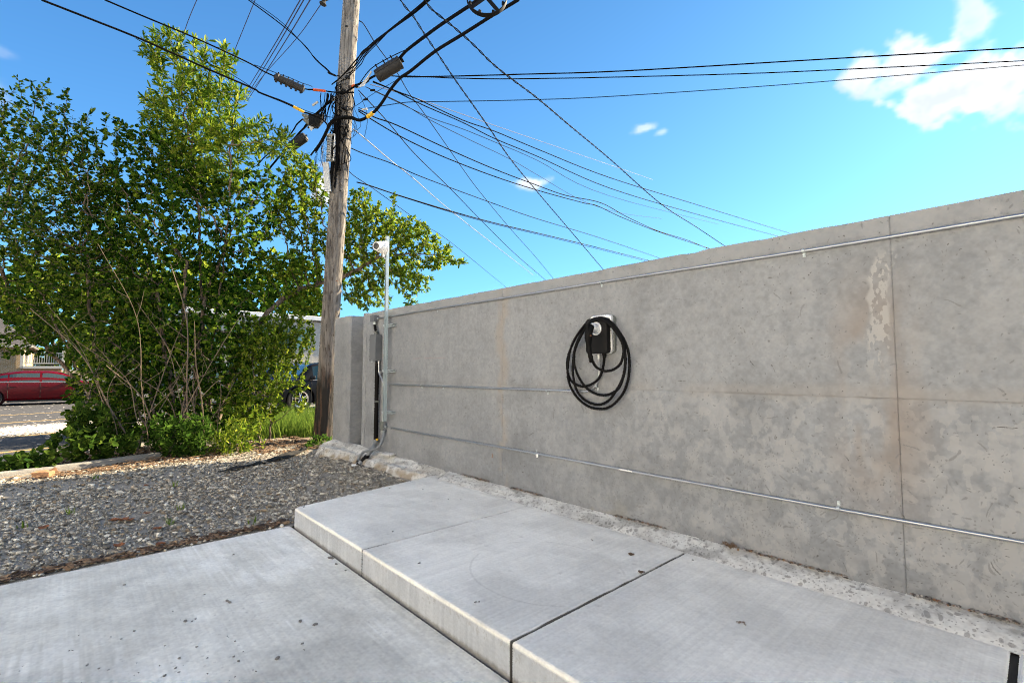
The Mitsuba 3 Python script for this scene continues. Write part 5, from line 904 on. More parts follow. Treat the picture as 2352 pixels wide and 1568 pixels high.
kk = put('tall_grass', m, 'm_grassleaf', color=c); tag(kk, 'tall sunlit grass in front of the black car left of the pole', 'grass', kind='stuff')
# far trees behind the parking lot
for i, (B, n, seed) in enumerate(((FAR, 2200, 21), (FAR2, 2200, 22), (FAR3, 2200, 23))):
    c0 = np.array(B)[:, :2].mean(0)
    tree('background_tree', ['pale green tree beyond the car park seen through the left shrub', 'green tree behind the white building left of the pole', 'green tree far behind the middle of the thicket'][i], 'tree',
         [[(c0[0], c0[1], -.3), (c0[0]+.2, c0[1], 1.5), (c0[0], c0[1]+.2, 3.5)]], B, n, seed, .02, .25, .06, 7, .62, (.6, .5), LIME if i != 1 else GREEN, 'trees beyond the car park', step=.6, kill=1.0, infl=8, up=.5)
# ---------------------------------------------------------------- ground litter, gravel, kerb
ICO = trimesh.creation.icosahedron()
def stones(P, S, rng, cols, flat=.6):
    n = len(P); V = ICO.vertices[None]*rng.uniform(.6, 1.25, (n, 12, 1)); sc = S[:, None]*np.stack([rng.uniform(.8, 1.4, n), rng.uniform(.7, 1.1, n), rng.uniform(flat*.6, flat*1.2, n)], 1)
    V = V*sc[:, None]; a = rng.uniform(0, 2*np.pi, n); t = rng.normal(size=n)*.35
    x, y, z = V[..., 0], V[..., 1], V[..., 2]
    y, z = y*np.cos(t)[:, None]-z*np.sin(t)[:, None], y*np.sin(t)[:, None]+z*np.cos(t)[:, None]
    V = np.stack([x*np.cos(a)[:, None]-y*np.sin(a)[:, None], x*np.sin(a)[:, None]+y*np.cos(a)[:, None], z], -1)+P[:, None]
    F = (ICO.faces[None]+(np.arange(n)*12)[:, None, None]).reshape(-1, 3)
    C_ = np.array(cols); i = rng.integers(len(C_), size=n); c = C_[i]*rng.uniform(.7, 1.25, (n, 1))
    return (V.reshape(-1, 3), F), np.repeat(c, 12, 0)
rng = np.random.default_rng(77)
GC = [(0.392, 0.362, 0.305), (0.274, 0.256, 0.216), (0.47, 0.439, 0.373), (0.157, 0.146, 0.123), (0.343, 0.294, 0.228), (0.588, 0.555, 0.478), (0.245, 0.188, 0.127), (0.314, 0.289, 0.244), (0.098, 0.089, 0.073), (0.137, 0.125, 0.106)]
def bed(n, x0, x1, y0, y1, s0, s1):
    x = rng.uniform(x0, x1, n); y = rng.uniform(y0, y1, n)
    keep = (y < 3.16+.12*rng.normal(size=n)*.3) & ~((x > -4.92+.012*rng.normal(size=n))) & ~((x > -5.20-(3.4-y)*-.17) & (y > 1.55))
    keep &= (n3(x*1.7, y*1.7, 7, 4, 9) > .37) | (rng.random(n) < .45)
    x, y = x[keep], y[keep]; S = s0*(s1/s0)**(rng.random(len(x))**1.6)
    return np.column_stack([x, y, gz(x, y)+S*.15]), S
A = [bed(15000, -9.2, -4.9, -1.6, 3.3, .007, .023), bed(15000, -7.6, -4.9, -1.2, 3.3, .005, .015), bed(4500, -11.3, -9.0, -3.0, 3.4, .010, .028), bed(1300, -9.2, -5.0, -1.6, 3.2, .020, .034)]
m, c = stones(np.vstack([a[0] for a in A]), np.hstack([a[1] for a in A]), rng, GC)
kk = put('gravel', m, 'm_stone', color=c); tag(kk, 'crushed grey gravel spread between the pavement and the thicket', 'gravel', kind='stuff')
# dark mulch chips and twigs: along the thicket and in the pavement's edge
n = 9000; x = np.r_[rng.uniform(-10.9, -8.9, n), rng.normal(-4.985, .035, 1100)]; y = np.r_[rng.uniform(-2.0, 3.6, n), rng.uniform(-1.4, 1.6, 1100)]
d = n3(x*1.4, y*1.4, 3, 3, 5); ok = (d > .43) | (x > -6); x, y = x[ok], y[ok]
x = np.where(x > -4.93, -4.95, x)
m, c = stones(np.column_stack([x, y, gz(x, y)+.008]), rng.uniform(.012, .034, len(x)), rng, [(.10, .055, .03), (.06, .036, .022), (.17, .105, .06), (.22, .15, .09), (.035, .024, .018)], .22)
kk = put('mulch', m, 'm_stone', color=c); tag(kk, 'brown bark chips and dead leaves littering the gravel edge', 'mulch', kind='stuff')
tw = []
for i in range(260):
    x, y = rng.uniform(-10.9, -8.2), rng.uniform(-1.5, 3.3)
    if x > -8.9 and rng.random() < .75: continue
    a = rng.uniform(0, np.pi); L = rng.uniform(.06, .32); p = np.array([[x+t*L*math.cos(a)+.01*rng.normal(), y+t*L*math.sin(a)+.01*rng.normal(), float(gz(x, y))+.03+.012*rng.random()] for t in np.linspace(-.5, .5, 4)])
    tw.append(tube(p, rng.uniform(.002, .005), 4))
mat('m_twig', (.25, .16, .095), .9)
kk = put('twigs', cat(*tw), 'm_twig'); tag(kk, 'dry fallen twigs lying on the gravel below the thicket', 'twigs', kind='stuff')
# concrete wheel stop, stakes and wood
mat('m_kerb', proc(lambda p, n, uv: mix(C(.14, .138, .132), C(.24, .235, .225), fbm(p.x*9, p.y*9, p.z*20, 4))), .92, lambda p, n, uv: fbm(p.x*50, p.y*50, p.z*50, 3), .006)
K0, K1 = np.array([-8.86, -1.9]), np.array([-9.71, 1.13]); u = (K1-K0)/np.linalg.norm(K1-K0); nn = np.array([-u[1], u[0]])
def kerb():
    prof = np.array([(-.085, 0), (-.075, .10), (-.055, .125), (.055, .125), (.075, .10), (.085, 0)]); L = np.linalg.norm(K1-K0); V = []
    s = np.r_[0, .012, np.linspace(.03, L-.03, 70), L-.012, L]
    for t in s:
        k = .93 if t in (s[0], s[-1]) else 1
        e = .010*(n3(prof[:, 0]*30, t*9, prof[:, 1]*30, 3, 2)-.5)
        q = K0+u*t+nn*(prof[:, :1]*k+e[:, None]); V.append(np.column_stack([q, -.16+prof[:, 1]*k+e]))
    n = len(prof); v = np.vstack(V); F = [[i*n+j, (i+1)*n+j, (i+1)*n+(j+1) % n, i*n+(j+1) % n] for i in range(len(s)-1) for j in range(n)]
    m = cat((v, np.array(F))); o = (len(s)-1)*n
    return trimesh.Trimesh(v, np.vstack([m.faces, [[0, j, j+1] for j in range(1, n-1)], [[o, o+j+1, o+j] for j in range(1, n-1)]]), process=False)
solo('wheel_stop', kerb(), 'm_kerb', 'low worn concrete wheel stop half buried in the gravel at the left', 'wheel stop', smooth=35)
mat('m_wood', proc(lambda p, n, uv: mix(C(.20, .10, .05), C(.40, .23, .13), fbm(p.x*20, p.y*20, p.z*6, 4))), .9)
def rough(m, s, seed):
    m = m.subdivide().subdivide(); m.vertices = m.vertices+(meshkit.fbm(m.vertices*9, 3, seed)[:, None]-.5)*s; return m
def turned(m, at, rz, tilt=0):
    m.apply_transform(trimesh.transformations.euler_matrix(tilt, 0, rz)); m.apply_translation(at); return m
solo('wooden_stake', turned(rough(bx(-.035, .035, -.02, .02, -.02, .23), .03, 1), (-10.05, .38, -.17), .4, .06), 'm_wood', 'short upright wooden stake behind the concrete wheel stop', 'stake')
solo('wood_offcut', turned(rough(bx(-.11, .11, -.04, .04, -.03, .05), .04, 2), (-9.03, -.22, -.10), .9, .15), 'm_wood', 'larger of two reddish wood offcuts in front of the wheel stop', 'wood')
solo('wood_offcut', turned(rough(bx(-.05, .05, -.03, .03, -.02, .06), .03, 3), (-9.27, -.10, -.11), .2, .5), 'm_wood', 'smaller wood offcut standing beside the larger one at the wheel stop', 'wood')
# torn weed membrane
mat('m_membrane', (.012, .012, .013), .85)
def scrap(path, w, seed):
    p = spline(np.array(path), 8); t = np.linspace(-1, 1, 9); V = []
    d = np.gradient(p[:, :2], axis=0); d /= np.linalg.norm(d, axis=1, keepdims=True); nn = np.column_stack([-d[:, 1], d[:, 0]])
    for i, q in enumerate(p):
        ww = w*(.5+n3(i*.35, 0, seed, 3))*math.sin(math.pi*(i+.6)/(len(p)+.2))**.4
        xy = q[:2]+nn[i]*t[:, None]*ww
        V.append(np.column_stack([xy, gz(xy[:, 0], xy[:, 1])+.022+.10*(meshkit.fbm(np.column_stack([xy*7, t*0+seed]), 4)-.35)*(1-.5*np.abs(t))]))
    m, n = len(p), 9; i, j = np.meshgrid(np.arange(m-1), np.arange(n-1), indexing='ij'); f = np.stack([i*n+j, (i+1)*n+j, (i+1)*n+j+1, i*n+j+1], -1).reshape(-1, 4)
    a = cat((np.vstack(V), f)); b = a.copy(); b.vertices[:, 2] -= .002; b.faces = b.faces[:, ::-1]; return cat(a, b)
solo('weed_membrane', scrap([(-7.72, 1.56, 0), (-7.78, 1.82, 0), (-7.95, 2.05, 0), (-8.2, 2.3, 0)], .075, 3), 'm_membrane', 'torn black weed membrane poking out of the gravel', 'membrane', smooth=True)
solo('weed_membrane', scrap([(-8.3, 2.35, 0), (-8.5, 2.6, 0), (-8.75, 2.95, 0), (-9.0, 3.2, 0)], .09, 5), 'm_membrane', 'second strip of black weed membrane nearer the utility pole', 'membrane', smooth=True)
# pebbles and debris on the concrete
def pebble(x, y, z, s, lab, grp, seed, mt='m_pebble', flat=.6):
    r = np.random.default_rng(seed); m = trimesh.creation.icosphere(2, 1.0); m.vertices *= (1+.35*(meshkit.fbm(m.vertices*1.1+seed, 3)[:, None]-.5))
    m.vertices *= s*np.array([r.uniform(1, 1.5), r.uniform(.75, 1), flat*r.uniform(.8, 1.2)])
    m.apply_transform(trimesh.transformations.rotation_matrix(r.uniform(0, 6.28), [0, 0, 1])); m.apply_translation((x, y, z-m.vertices[:, 2].min()-.0015)); return solo('pebble', m, mt, lab, 'pebble', grp, smooth=40)
mat('m_pebble', proc(lambda p, n, uv: mix(C(.10, .095, .09), C(.20, .19, .18), fbm(p.x*70, p.y*70, p.z*70, 3))), .85)
PEB = [(-3.591, 0.799, 0.013), (-3.554, 0.807, 0.012), (-3.469, 0.558, 0.013), (-3.446, 0.588, 0.008), (-3.465, 0.608, 0.007), (-3.54, 0.325, 0.009), (-3.013, 1.058, 0.016), (-2.915, 1.109, 0.016), (-2.766, 0.985, 0.01), (-2.711, 0.843, 0.015), (-2.701, 0.973, 0.005), (-2.883, 0.681, 0.008), (-3.054, 0.471, 0.01), (-2.824, 0.69, 0.011), (-3.115, 0.557, 0.008), (-2.971, 0.444, 0.008), (-3.049, 0.388, 0.006), (-2.931, 0.394, 0.01), (-2.921, 0.451, 0.006), (-3.843, 1.568, 0.018), (-3.822, 1.575, 0.015), (-3.694, 1.554, 0.013), (-3.537, 1.562, 0.008), (-4.333, 0.331, 0.01), (-4.442, 1.024, 0.009)]
for i, (x, y, s) in enumerate(PEB): pebble(x, y, -.18, s*.72, 'small grey pebble lying on the lower pavement', 'pebbles on the lower pavement', 100+i)
for i in range(60):
    x, y = rng.uniform(-3.8, -2.3), rng.uniform(-.2, .75)
    if rng.random() < .5: x, y = -3.0+rng.normal()*.35, .12+rng.normal()*.16
    pebble(x, y, -.18, rng.uniform(.0022, .005), 'tiny stone among the grit on the lower pavement', 'grit on the lower pavement', 300+i)
for i, (x, y, s) in enumerate([(-4.786, 1.69, 0.008), (-4.892, 2.639, 0.007), (-3.583, 1.966, 0.007), (-2.886, 1.786, 0.009), (-2.198, 1.728, 0.007), (-2.19, 1.745, 0.005), (-4.085, 2.856, 0.006), (-4.0, 2.95, 0.005), (-4.609, 2.886, 0.007), (-2.38, 2.999, 0.007), (-1.672, 3.2, 0.006)]): pebble(x, y, 0, s, 'tiny dark stone lying on the raised walk', 'specks on the raised walk', 200+i)
# litter on the mortar ledge: crumbs along the wall foot, a dry weed
n = 1500; x = rng.uniform(-5.2, .6, n); y = WY-.006-np.abs(rng.normal(size=n))*.016; cl = n3(x*2.2, 0, 0, 3, 4)
ok = cl > .40; x, y = x[ok], y[ok]
m, c = stones(np.column_stack([x, y, .080+.004*rng.random(len(x))]), rng.uniform(.003, .011, len(x)), rng, [(.10, .09, .08), (.17, .155, .14), (.20, .10, .05), (.05, .045, .04), (.30, .28, .26)], .7)
kk = put('crumbs', m, 'm_stone', color=c); tag(kk, 'grit and crumbs caught along the foot of the concrete wall', 'grit', kind='stuff')
tw = []
for i in range(26):
    a = rng.uniform(0, 6.28); L = rng.uniform(.02, .06); tw.append(tube(spline([(-1.50, 3.40, .075), (-1.50+L*.5*math.cos(a), 3.40+L*.3*math.sin(a), .085+rng.uniform(0, .03)), (-1.50+L*math.cos(a), 3.40+L*.6*math.sin(a), .08+rng.uniform(-.005, .035))], 4), rng.uniform(.0012, .003), 4))
mat('m_dry', (.12, .075, .045), .9)
k = solo('dry_weed', cat(*tw), 'm_dry', 'clump of dry brown weed on the mortar ledge below the wall', 'dry weed'); tag(k, kind=None)
# dead leaves
def deadleaf(x, y, z, s, lab, seed, mt='m_deadleaf', grp='dead leaves on the gravel'):
    r = np.random.default_rng(seed); t = np.linspace(-1, 1, 7); V = []; a = r.uniform(0, 6.28)
    for u_ in np.linspace(0, 1, 9):
        w = .42*math.sin(math.pi*u_**.8)**.7+.01; V.append(np.column_stack([np.full(7, u_-.5), t*w, .16*t**2*w*2+.12*r.normal()*.3+.2*(u_-.5)**2]))
    i, j = np.meshgrid(np.arange(8), np.arange(6), indexing='ij'); f = np.stack([i*7+j, (i+1)*7+j, (i+1)*7+j+1, i*7+j+1], -1).reshape(-1, 4)
    m = cat((np.vstack(V)*s, f)); b = m.copy(); b.vertices[:, 2] -= .0008; b.faces = b.faces[:, ::-1]; m = cat(m, b)
    m.apply_transform(trimesh.transformations.rotation_matrix(a, [0, 0, 1])); m.apply_translation((x, y, z-m.vertices[:, 2].min()))
    solo('dead_leaf', m, mt, lab, 'dead leaf', grp, smooth=True)
mat('m_deadleaf', (.20, .075, .03), .8)
for i, (x, y, s) in enumerate([(-5.93, .42, .10), (-5.90, .47, .08), (-5.96, .36, .09), (-6.10, -.12, .09), (-5.19, .35, .09), (-5.03, .61, .08), (-5.48, .64, .08), (-6.01, .61, .06), (-7.49, .74, .06)]):
    lab = ['curled reddish dead leaf in the cluster of three in the middle of the gravel']*3+['curled dead leaf nearest the left edge of the picture on the gravel', 'dead leaf on the gravel close to the pavement edge', 'dead leaf on the gravel nearest the corner of the raised walk', 'dead leaf just above the pavement edge, left of the one nearest the corner', 'small dead leaf behind the cluster of three on the gravel', 'small dead leaf farthest back on the shaded gravel']
    deadleaf(x, y, float(gz(x, y))+.014, s, lab[i], 500+i, grp='dead leaves in a cluster' if i < 3 else None)
deadleaf(-2.01, 2.97, .001, .05, 'dark dead leaf caught on the middle panel of the raised walk', 520, 'm_dry', None)
deadleaf(-1.793, 2.757, .0, .05, 'dark dead leaf stuck in the joint of the raised walk', 521, 'm_dry', None)
k = solo('dry_twig', cat(tube(spline([(-1.125, 2.59, .003), (-1.10, 2.60, .008), (-1.075, 2.595, .003)]), .002, 5), tube(spline([(-1.11, 2.58, .004), (-1.097, 2.60, .010), (-1.09, 2.62, .003)]), .002, 5)), 'm_dry', 'small crossed dry twig on the nearest panel of the raised walk', 'twig')
solo('paper_scrap', turned(bx(-.03, .03, -.02, .02, 0, .003), (-6.65, 3.02, float(gz(-6.65, 3.02))+.03), 1.0, .5), 'm_white', 'scrap of white paper by the conduit foot in the gravel', 'paper')
solo('mortar_slab', turned(rough(bx(-.10, .10, -.05, .05, 0, .018), .012, 6), (-6.30, 3.37, .10), .3, .12), 'm_ledge', 'loose flake of mortar beside the conduits on the ledge', 'mortar flake')

for i, (x, y) in enumerate(((-6.3, -.25), (-6.6, .05), (-5.6, .75), (-7.2, 1.0), (-5.15, 1.35), (-6.0, .9), (-8.4, .3))):
    q = np.random.default_rng(700+i); P = np.column_stack([x+q.normal(size=9)*.02, y+q.normal(size=9)*.02, np.full(9, float(gz(x, y)))])
    m, c = grassmesh(P, q, .075, .005); k = thing('weed_sprout', 'tiny green weed sprout growing up through the grey gravel', 'weed', 'weed sprouts in the gravel'); scene[k] = mikit.ply(m, 'm_grassleaf', color=c)
# ---------------------------------------------------------------- stall lines, cars, houses beyond the lot
mat('m_line', proc(lambda p, n, uv: mix(C(.22, .15, .06), C(.36, .26, .10), fbm(p.x*9, p.y*9, 0.0, 3))), .85)
for x in (-12.9, -15.75, -20.0, -23.45, -33.5):
    a, b = (x+.6, -2.6), (x-1.2, 3.4) if x < -14 else (x-.2, 0.2)
    d = np.subtract(b, a); d = d/np.hypot(*d); q = np.array([-d[1], d[0]])*.05
    tag(put('stall_line', slab([tuple(np.add(a, q)), tuple(np.subtract(a, q)), tuple(np.subtract(b, q)), tuple(np.add(b, q))], -.3, -.196, .001, 2), 'm_line'), kind='structure')
for key, col in (('m_redpaint', (.085, .0008, .005)), ('m_blackpaint', (.010, .010, .012)), ('m_bluepaint', (.012, .018, .16))):
    mat(key, col, .3, clearcoat=.3, clearcoat_gloss=.95, specular=.15)
mat('m_glass', (.012, .03, .035), .08, specular=.9)
mat('m_tyre', (.015, .015, .015), .85)
mat('m_chrome', (.75, .75, .76), .15, metallic=1.0)
mat('m_lamp', (.75, .78, .80), .1, clearcoat=1.0)
mat('m_amber', (.70, .22, .03), .25)
from scipy.interpolate import PchipInterpolator
def make_car(key, label, place, heading, paint, st, wheelbase, track, R, group=None, suv=False, rim_r=.62):
    """st rows: l, bottom, belt z, roof z, half width at belt, half width at roof."""
    k = thing(key, label, 'car', group); S = np.array(st); L = np.linspace(S[0, 0], S[-1, 0], 64); f = [PchipInterpolator(S[:, 0], S[:, i]) for i in range(1, 6)]
    zb, zs, zr, hw, gw = [g_(L) for g_ in f]
    half = np.stack([np.stack([hw*0, zb], 1), np.stack([hw-.14, zb], 1), np.stack([hw-.03, zb+.10], 1), np.stack([hw+.005, zb+.30], 1), np.stack([hw+.01, zs-.16], 1), np.stack([hw-.02, zs], 1),
                     np.stack([gw*.35+(hw-.02)*.65, zs+(zr-zs)*.35], 1), np.stack([gw, zr-.07*np.clip((zr-zs)/.3, .1, 1)], 1), np.stack([gw-.14, zr-.012], 1), np.stack([hw*0, zr], 1)], 1)
    ring = np.concatenate([half, half[:, -2:0:-1]*[-1, 1]], 1); n = ring.shape[1]
    v = np.concatenate([np.broadcast_to(L[:, None, None], (64, n, 1)), ring], 2)     # l, side, z
    i, j = np.meshgrid(np.arange(63), np.arange(n), indexing='ij'); q = np.stack([i*n+j, (i+1)*n+j, (i+1)*n+(j+1) % n, i*n+(j+1) % n], -1).reshape(-1, 4)
    m = cat((v.reshape(-1, 3), q)); o = 63*n
    F = np.vstack([m.faces, [[0, jj, jj+1] for jj in range(1, n-1)], [[o, o+jj+1, o+jj] for jj in range(1, n-1)]])
    M = m3.Manifold(m3.Mesh(np.asarray(m.vertices, np.float32), F.astype(np.uint32)))
    if M.volume() < 0 or M.is_empty(): M = m3.Manifold(m3.Mesh(np.asarray(m.vertices, np.float32), F[:, ::-1].astype(np.uint32)))
    ax = (-wheelbase/2-.02, wheelbase/2-.02)
    for l in ax: M = M-m3.Manifold.cylinder(3, R+.06, R+.06, 40, True).rotate((90, 0, 0)).translate((l, 0, R))+m3.Manifold.cylinder(track*2-.5, R+.05, R+.05, 32, True).rotate((90, 0, 0)).translate((l, 0, R))
    bm = M.to_mesh(); c, s = math.cos(heading), math.sin(heading)
    X = np.array([[c, -s, 0, place[0]], [s, c, 0, place[1]], [0, 0, 1, place[2]], [0, 0, 0, 1]])
    def P(name, mesh, b, smooth=30, parent=k):
        w = trimesh.Trimesh(np.asarray(mesh.vertices) @ X[:3, :3].T+X[:3, 3], mesh.faces, process=False); return put(name, w, b, parent, smooth=smooth)
    P('body', trimesh.Trimesh(bm.vert_properties[:, :3], bm.tri_verts, process=False), paint, 28)
    def sidept(l, z, sgn, off=.006):
        a, b, h, g_ = float(f[1](l)), float(f[2](l)), float(f[3](l)), float(f[4](l)); t = (z-a)/max(b-.05-a, .05)
        y = h-.02 if t <= 0 else (h-.02)+(g_-(h-.02))*min(t, 1)
        return [l, sgn*(y+off), z]
    gl = suv and [(-1.95, -1.25, 0), (-1.15, -.12, 0), (-.04, .98, 0)] or [(-1.28, -.98, 1), (-.93, -.02, 0), (.06, 1.02, 2)]
    for l0, l1, kind in gl:
        for sgn in (1, -1):
            u = np.linspace(l0, l1, 10); zt = np.array([min(float(f[2](x))-.10, 9) for x in u]); zl = np.array([float(f[1](x))+.03 for x in u]); zt = np.maximum(zt, zl+.012)
            top = [sidept(x, z, sgn) for x, z in zip(u, zt)]; bot = [sidept(x, z, sgn) for x, z in zip(u, zl)]
            vv = np.array(top+bot); ii = np.arange(9); ff = np.stack([ii, ii+1, ii+11, ii+10], 1)
            g_ = cat((vv, ff)); g2 = g_.copy(); g2.faces = g2.faces[:, ::-1]; P('window', cat(g_, g2), 'm_glass', False)
    roof0 = 1.02 if suv else .55; cowl = 1.55 if suv else 1.38
    for l0, l1, nm in ((roof0, cowl, 'windscreen'), (-1.02 if not suv else -2.12, -1.78 if not suv else -2.42, 'rear_window')):
        u = np.linspace(l0, l1, 8); t = np.linspace(-1, 1, 9); V = []
        for x in u:
            zz = float(f[2](x)); g_ = float(f[4](x))-.12; V.append([[x, y*g_, zz-.012*y*y+.010] for y in t])
        V = np.array(V).reshape(-1, 3); i, j = np.meshgrid(np.arange(7), np.arange(8), indexing='ij'); ff = np.stack([i*9+j, (i+1)*9+j, (i+1)*9+j+1, i*9+j+1], -1).reshape(-1, 4)
        g_ = cat((V, ff)); g2 = g_.copy(); g2.faces = g2.faces[:, ::-1]; P(nm, cat(g_, g2), 'm_glass', False)
    for sgn in (1, -1):
        u = np.linspace(-1.35 if not suv else -2.0, 1.1, 20); P('belt_trim', tube([sidept(x, float(f[1](x))+.015, sgn, .004) for x in u], .011, 6), 'm_chrome')
        P('sill', bx(-wheelbase/2+R+.1, wheelbase/2-R-.1, *sorted((sgn*(track-.12), sgn*(float(f[3](0))-.05))), float(f[0](0))-.05, float(f[0](0))+.02, .02), 'm_tyre')
        for dl in ((-.95, .02, 1.08) if not suv else (-1.12, -.08, 1.05)):
            pp = [[dl, sgn*(float(f[3](dl))+o_), z] for z, o_ in ((float(f[0](dl))+.12, .0), (float(f[0](dl))+.3, .008), (float(f[1](dl))-.16, .012), (float(f[1](dl))-.02, -.012))]
            P('door_seam', tube(pp, .006, 4), 'm_dark')
        for dl in (-.78, .20) if not suv else (-.90, .12):
            P('door_handle', bx(dl-.10, dl+.10, *sorted((sgn*(float(f[3](dl))-.0), sgn*(float(f[3](dl))+.035))), float(f[1](dl))-.17, float(f[1](dl))-.135, .012), paint)
        P('mirror', bx(.98, 1.12, *sorted((sgn*(float(f[3](1.0))-.02), sgn*(float(f[3](1.0))+.20))), float(f[1](1.0))+.03, float(f[1](1.0))+.17, .04), paint)
        e = S[-1, 0]; P('headlight', bx(e-.42, e-.10, *sorted((sgn*(float(f[3](e-.2))-.30), sgn*(float(f[3](e-.3))+.012))), float(f[1](e-.25))-.14, float(f[1](e-.25))-.03, .03), 'm_lamp')
        P('marker', bx(e-.50, e-.36, *sorted((sgn*(float(f[3](e-.45))-.03), sgn*(float(f[3](e-.45))+.016))), float(f[1](e-.45))-.20, float(f[1](e-.45))-.15, .01), 'm_amber')
        b_ = S[0, 0]; P('tail_light', bx(b_+.03, b_+.26, *sorted((sgn*(float(f[3](b_+.1))-.25), sgn*(float(f[3](b_+.2))+.012))), float(f[1](b_+.1))-.16, float(f[1](b_+.1))-.02, .03), 'm_redpaint')
        for l in ax:
            w = P('wheel', lathe([(rim_r*R, -.08), (R-.03, -.11), (R, -.08), (R, .08), (R-.03, .11), (rim_r*R+.005, .10), (rim_r*R, .02)], 36, (l, sgn*track, R), (0, sgn, 0)), 'm_tyre')
            P('barrel', lathe([(0, -.02), (rim_r*R-.02, -.02), (rim_r*R, .09), (rim_r*R-.012, .10), (rim_r*R-.03, .085)], 36, (l, sgn*track, R), (0, sgn, 0)), 'm_dark', parent=w)
            P('rim', lathe([(rim_r*R-.035, .088), (rim_r*R-.01, .108), (rim_r*R+.004, .108)], 36, (l, sgn*track, R), (0, sgn, 0)), 'm_chrome', parent=w)
            for q in range(5):
                a = q*2*np.pi/5+.3; ca, sa = math.cos(a), math.sin(a); rr = rim_r*R
                for da in (-.16, .16):
                    P('spoke', tube([(l+math.cos(a)*.05, sgn*(track+.085), R+math.sin(a)*.05), (l+math.cos(a+da)*(rr-.02), sgn*(track+.095), R+math.sin(a+da)*(rr-.02))], .019, 5), 'm_chrome', parent=w)
            P('hub', lathe([(0, .10), (.05, .10), (.06, .085)], 16, (l, sgn*track, R), (0, sgn, 0)), 'm_boxgrey', parent=w)
    return k
SEDAN = [(-2.44, .34, .74, .78, .70, .55), (-2.34, .24, .90, .96, .84, .66), (-1.85, .21, .95, 1.06, .90, .68), (-1.15, .20, .965, 1.36, .92, .63), (-.45, .20, .955, 1.455, .925, .65), (.2, .20, .945, 1.455, .925, .66), (.62, .20, .935, 1.39, .925, .67), (1.42, .20, .92, 1.00, .91, .72), (2.0, .21, .83, .89, .88, .66), (2.36, .24, .68, .74, .78, .55), (2.46, .32, .54, .58, .66, .45)]
SUV = [(-2.48, .45, 1.05, 1.10, .82, .66), (-2.42, .34, 1.12, 1.22, .90, .70), (-2.10, .30, 1.14, 1.70, .95, .70), (-1.2, .29, 1.13, 1.80, .97, .73), (.2, .29, 1.12, 1.80, .97, .74), (.95, .29, 1.11, 1.72, .97, .74), (1.58, .29, 1.10, 1.20, .96, .78), (2.1, .30, 1.04, 1.12, .93, .74), (2.42, .34, .92, .98, .86, .66), (2.5, .42, .78, .84, .78, .55)]
make_car('parked_car', 'dark red saloon car with chrome window trim at the left edge', (-29.9, -.95, -.2), math.pi/2, 'm_redpaint', SEDAN, 2.80, .80, .33)
make_car('parked_car', 'black car with silver spoked wheel behind the grass left of the pole', (-19.1, 7.62, -.2), -math.pi/2, 'm_blackpaint', SUV, 2.90, .83, .44, suv=True, rim_r=.66)
make_car('parked_car', 'blue car partly hidden behind the black car', (-25.2, 8.1, -.2), -math.pi/2, 'm_bluepaint', SUV, 2.90, .83, .40, suv=True)
make_car('parked_car', 'red car farthest back behind the blue car', (-31.5, 9.4, -.2), -math.pi/2, 'm_redpaint', SUV, 2.90, .83, .40, suv=True)
# yellow brick house at the left
def brickcol(a, b):
    def f(p, n, uv):
        u = dr.select(dr.abs(n.x) > .5, p.y, p.x); row = dr.floor(p.z/.075); s = u/.22+.5*(row-2*dr.floor(row/2)); fu = s-dr.floor(s); fz = p.z/.075-row
        mort = dr.maximum(smoothstep(.05, .03, dr.minimum(fu, 1-fu)), smoothstep(.12, .08, dr.minimum(fz, 1-fz)))
        return mix(mix(C(*a), C(*b), cell_rand(dr.floor(s), row, 1.0)), C(.42, .40, .36), mort)
    return proc(f)
mat('m_yellowbrick', brickcol((.27, .18, .08), (.36, .25, .12)), .9)
mat('m_greybrick', brickcol((.40, .37, .33), (.52, .49, .44)), .9)
mat('m_shingle', proc(lambda p, n, uv: mix(C(.03, .03, .035), C(.075, .072, .077), cell_rand(p.y/.3, p.z/.12, 0.0)*.6+.4*fbm(p.y, p.z*3, p.x, 3))), .95)
mat('m_trim', (.42, .40, .35), .6); mat('m_brownwood', (.28, .13, .05), .8)
mat('m_darkglass', (.02, .05, .045), .08, specular=.9)
mat('m_greenglass', (.16, .30, .25), .12, specular=.8)
k = thing('brick_house', 'yellow brick house with grey shingle roof and white porch at the left edge', 'house')
put('wall', bx(-60, -46.9, -22, -2.4, -.3, 3.1), 'm_yellowbrick', k)
r = cat((np.array([(-46.3, -22.4, 3.0), (-46.3, -2.0, 3.0), (-53.4, -5.0, 6.1), (-53.4, -19, 6.1), (-60.6, -22.4, 3.0), (-60.6, -2.0, 3.0), (-46.3, -22.4, 2.86), (-46.3, -2.0, 2.86), (-60.6, -22.4, 2.86), (-60.6, -2.0, 2.86)]), np.array([[0, 1, 2, 3], [5, 4, 3, 2], [6, 7, 1, 0], [7, 9, 5, 1], [6, 8, 9, 7], [9, 8, 4, 5]])), trimesh.Trimesh([(-46.3, -2.0, 3.0), (-60.6, -2.0, 3.0), (-53.4, -5.0, 6.1), (-46.3, -22.4, 3.0), (-60.6, -22.4, 3.0), (-53.4, -19, 6.1)], [[0, 1, 2], [4, 3, 5]], process=False))
put('roof', r, 'm_shingle', k)
put('gutter', bx(-46.28, -46.16, -22.4, -2.0, 2.80, 2.985, .02), 'm_trim', k)
put('downpipe', cyl((-46.8, -2.25, 2.85), (-46.8, -2.25, -.2), .06, 8), 'm_trim', k)
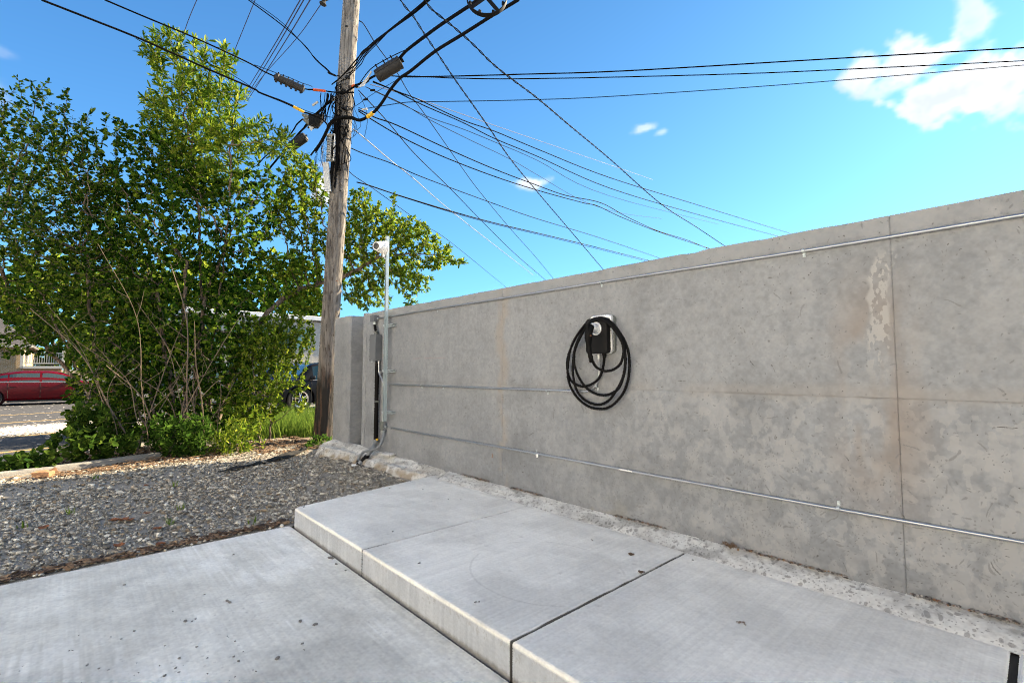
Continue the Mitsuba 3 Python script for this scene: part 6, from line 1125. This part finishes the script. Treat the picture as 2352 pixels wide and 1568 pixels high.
for y in (-6.5, -11.5, -16.5):
    w = put('window', bx(-46.92, -46.86, y-.8, y+.8, .9, 2.3), 'm_darkglass', k); put('frame', cat(bx(-46.9, -46.82, y-.9, y-.802, .8, 2.4), bx(-46.9, -46.82, y+.802, y+.9, .8, 2.4), bx(-46.9, -46.82, y-.8, y+.8, 2.302, 2.4), bx(-46.9, -46.82, y-.8, y+.8, .8, .898)), 'm_trim', w)
pr = put('porch', bx(-49.5, -46.1, -2.38, -.35, 1.38, 1.56), 'm_trim', k)
put('skirt', bx(-49.4, -46.2, -2.37, -.5, -.3, 1.378), 'm_brownwood', pr)
for z in (1.70, 2.42): put('rail', bx(-46.28, -46.18, -2.36, -.42, z, z+.07), 'm_trim', pr)
for i in range(17): put('baluster', bx(-46.26, -46.20, -2.33+.118*i, -2.29+.118*i, 1.772, 2.418), 'm_trim', pr)
for y in (-2.46, -.42): put('post', bx(-46.33, -46.15, y-.08, y+.08, 1.40, 2.84 if y < -1 else 2.6, .01), 'm_trim', pr)
put('chimney', bx(-53.8, -52.9, -9, -8, 5.0, 7.2), 'm_yellowbrick', k)
# long white building beyond
k = thing('white_building', 'white panelled building with green tinted windows left of the utility pole', 'building')
put('wall', bx(-60, -47.0, 7.0, 17.0, -.3, 6.0), 'm_trim', k); put('wall', bx(-60, -47.05, 17.002, 28, -.3, 5.9), 'm_greybrick', k)
put('roof', bx(-60.3, -46.6, 6.7, 28.3, 6.002, 6.4, .03), 'm_white', k)
for i in range(5):
    for z0, z1 in ((3.3, 5.1), (.4, 2.0)):
        y = 8.0+1.85*i; w = put('window', bx(-47.02, -46.96, y, y+1.35, z0, z1), ('m_greenglass', 'm_darkglass')[i % 2], k)
        put('frame', cat(bx(-46.99, -46.92, y-.10, y-.002, z0-.1, z1+.1), bx(-46.99, -46.92, y+1.352, y+1.45, z0-.1, z1+.1), bx(-46.99, -46.92, y, y+1.35, z1+.002, z1+.1), bx(-46.99, -46.92, y, y+1.35, z0-.1, z0-.002), bx(-46.97, -46.93, y+.65, y+.70, z0, z1)), 'm_trim', w)
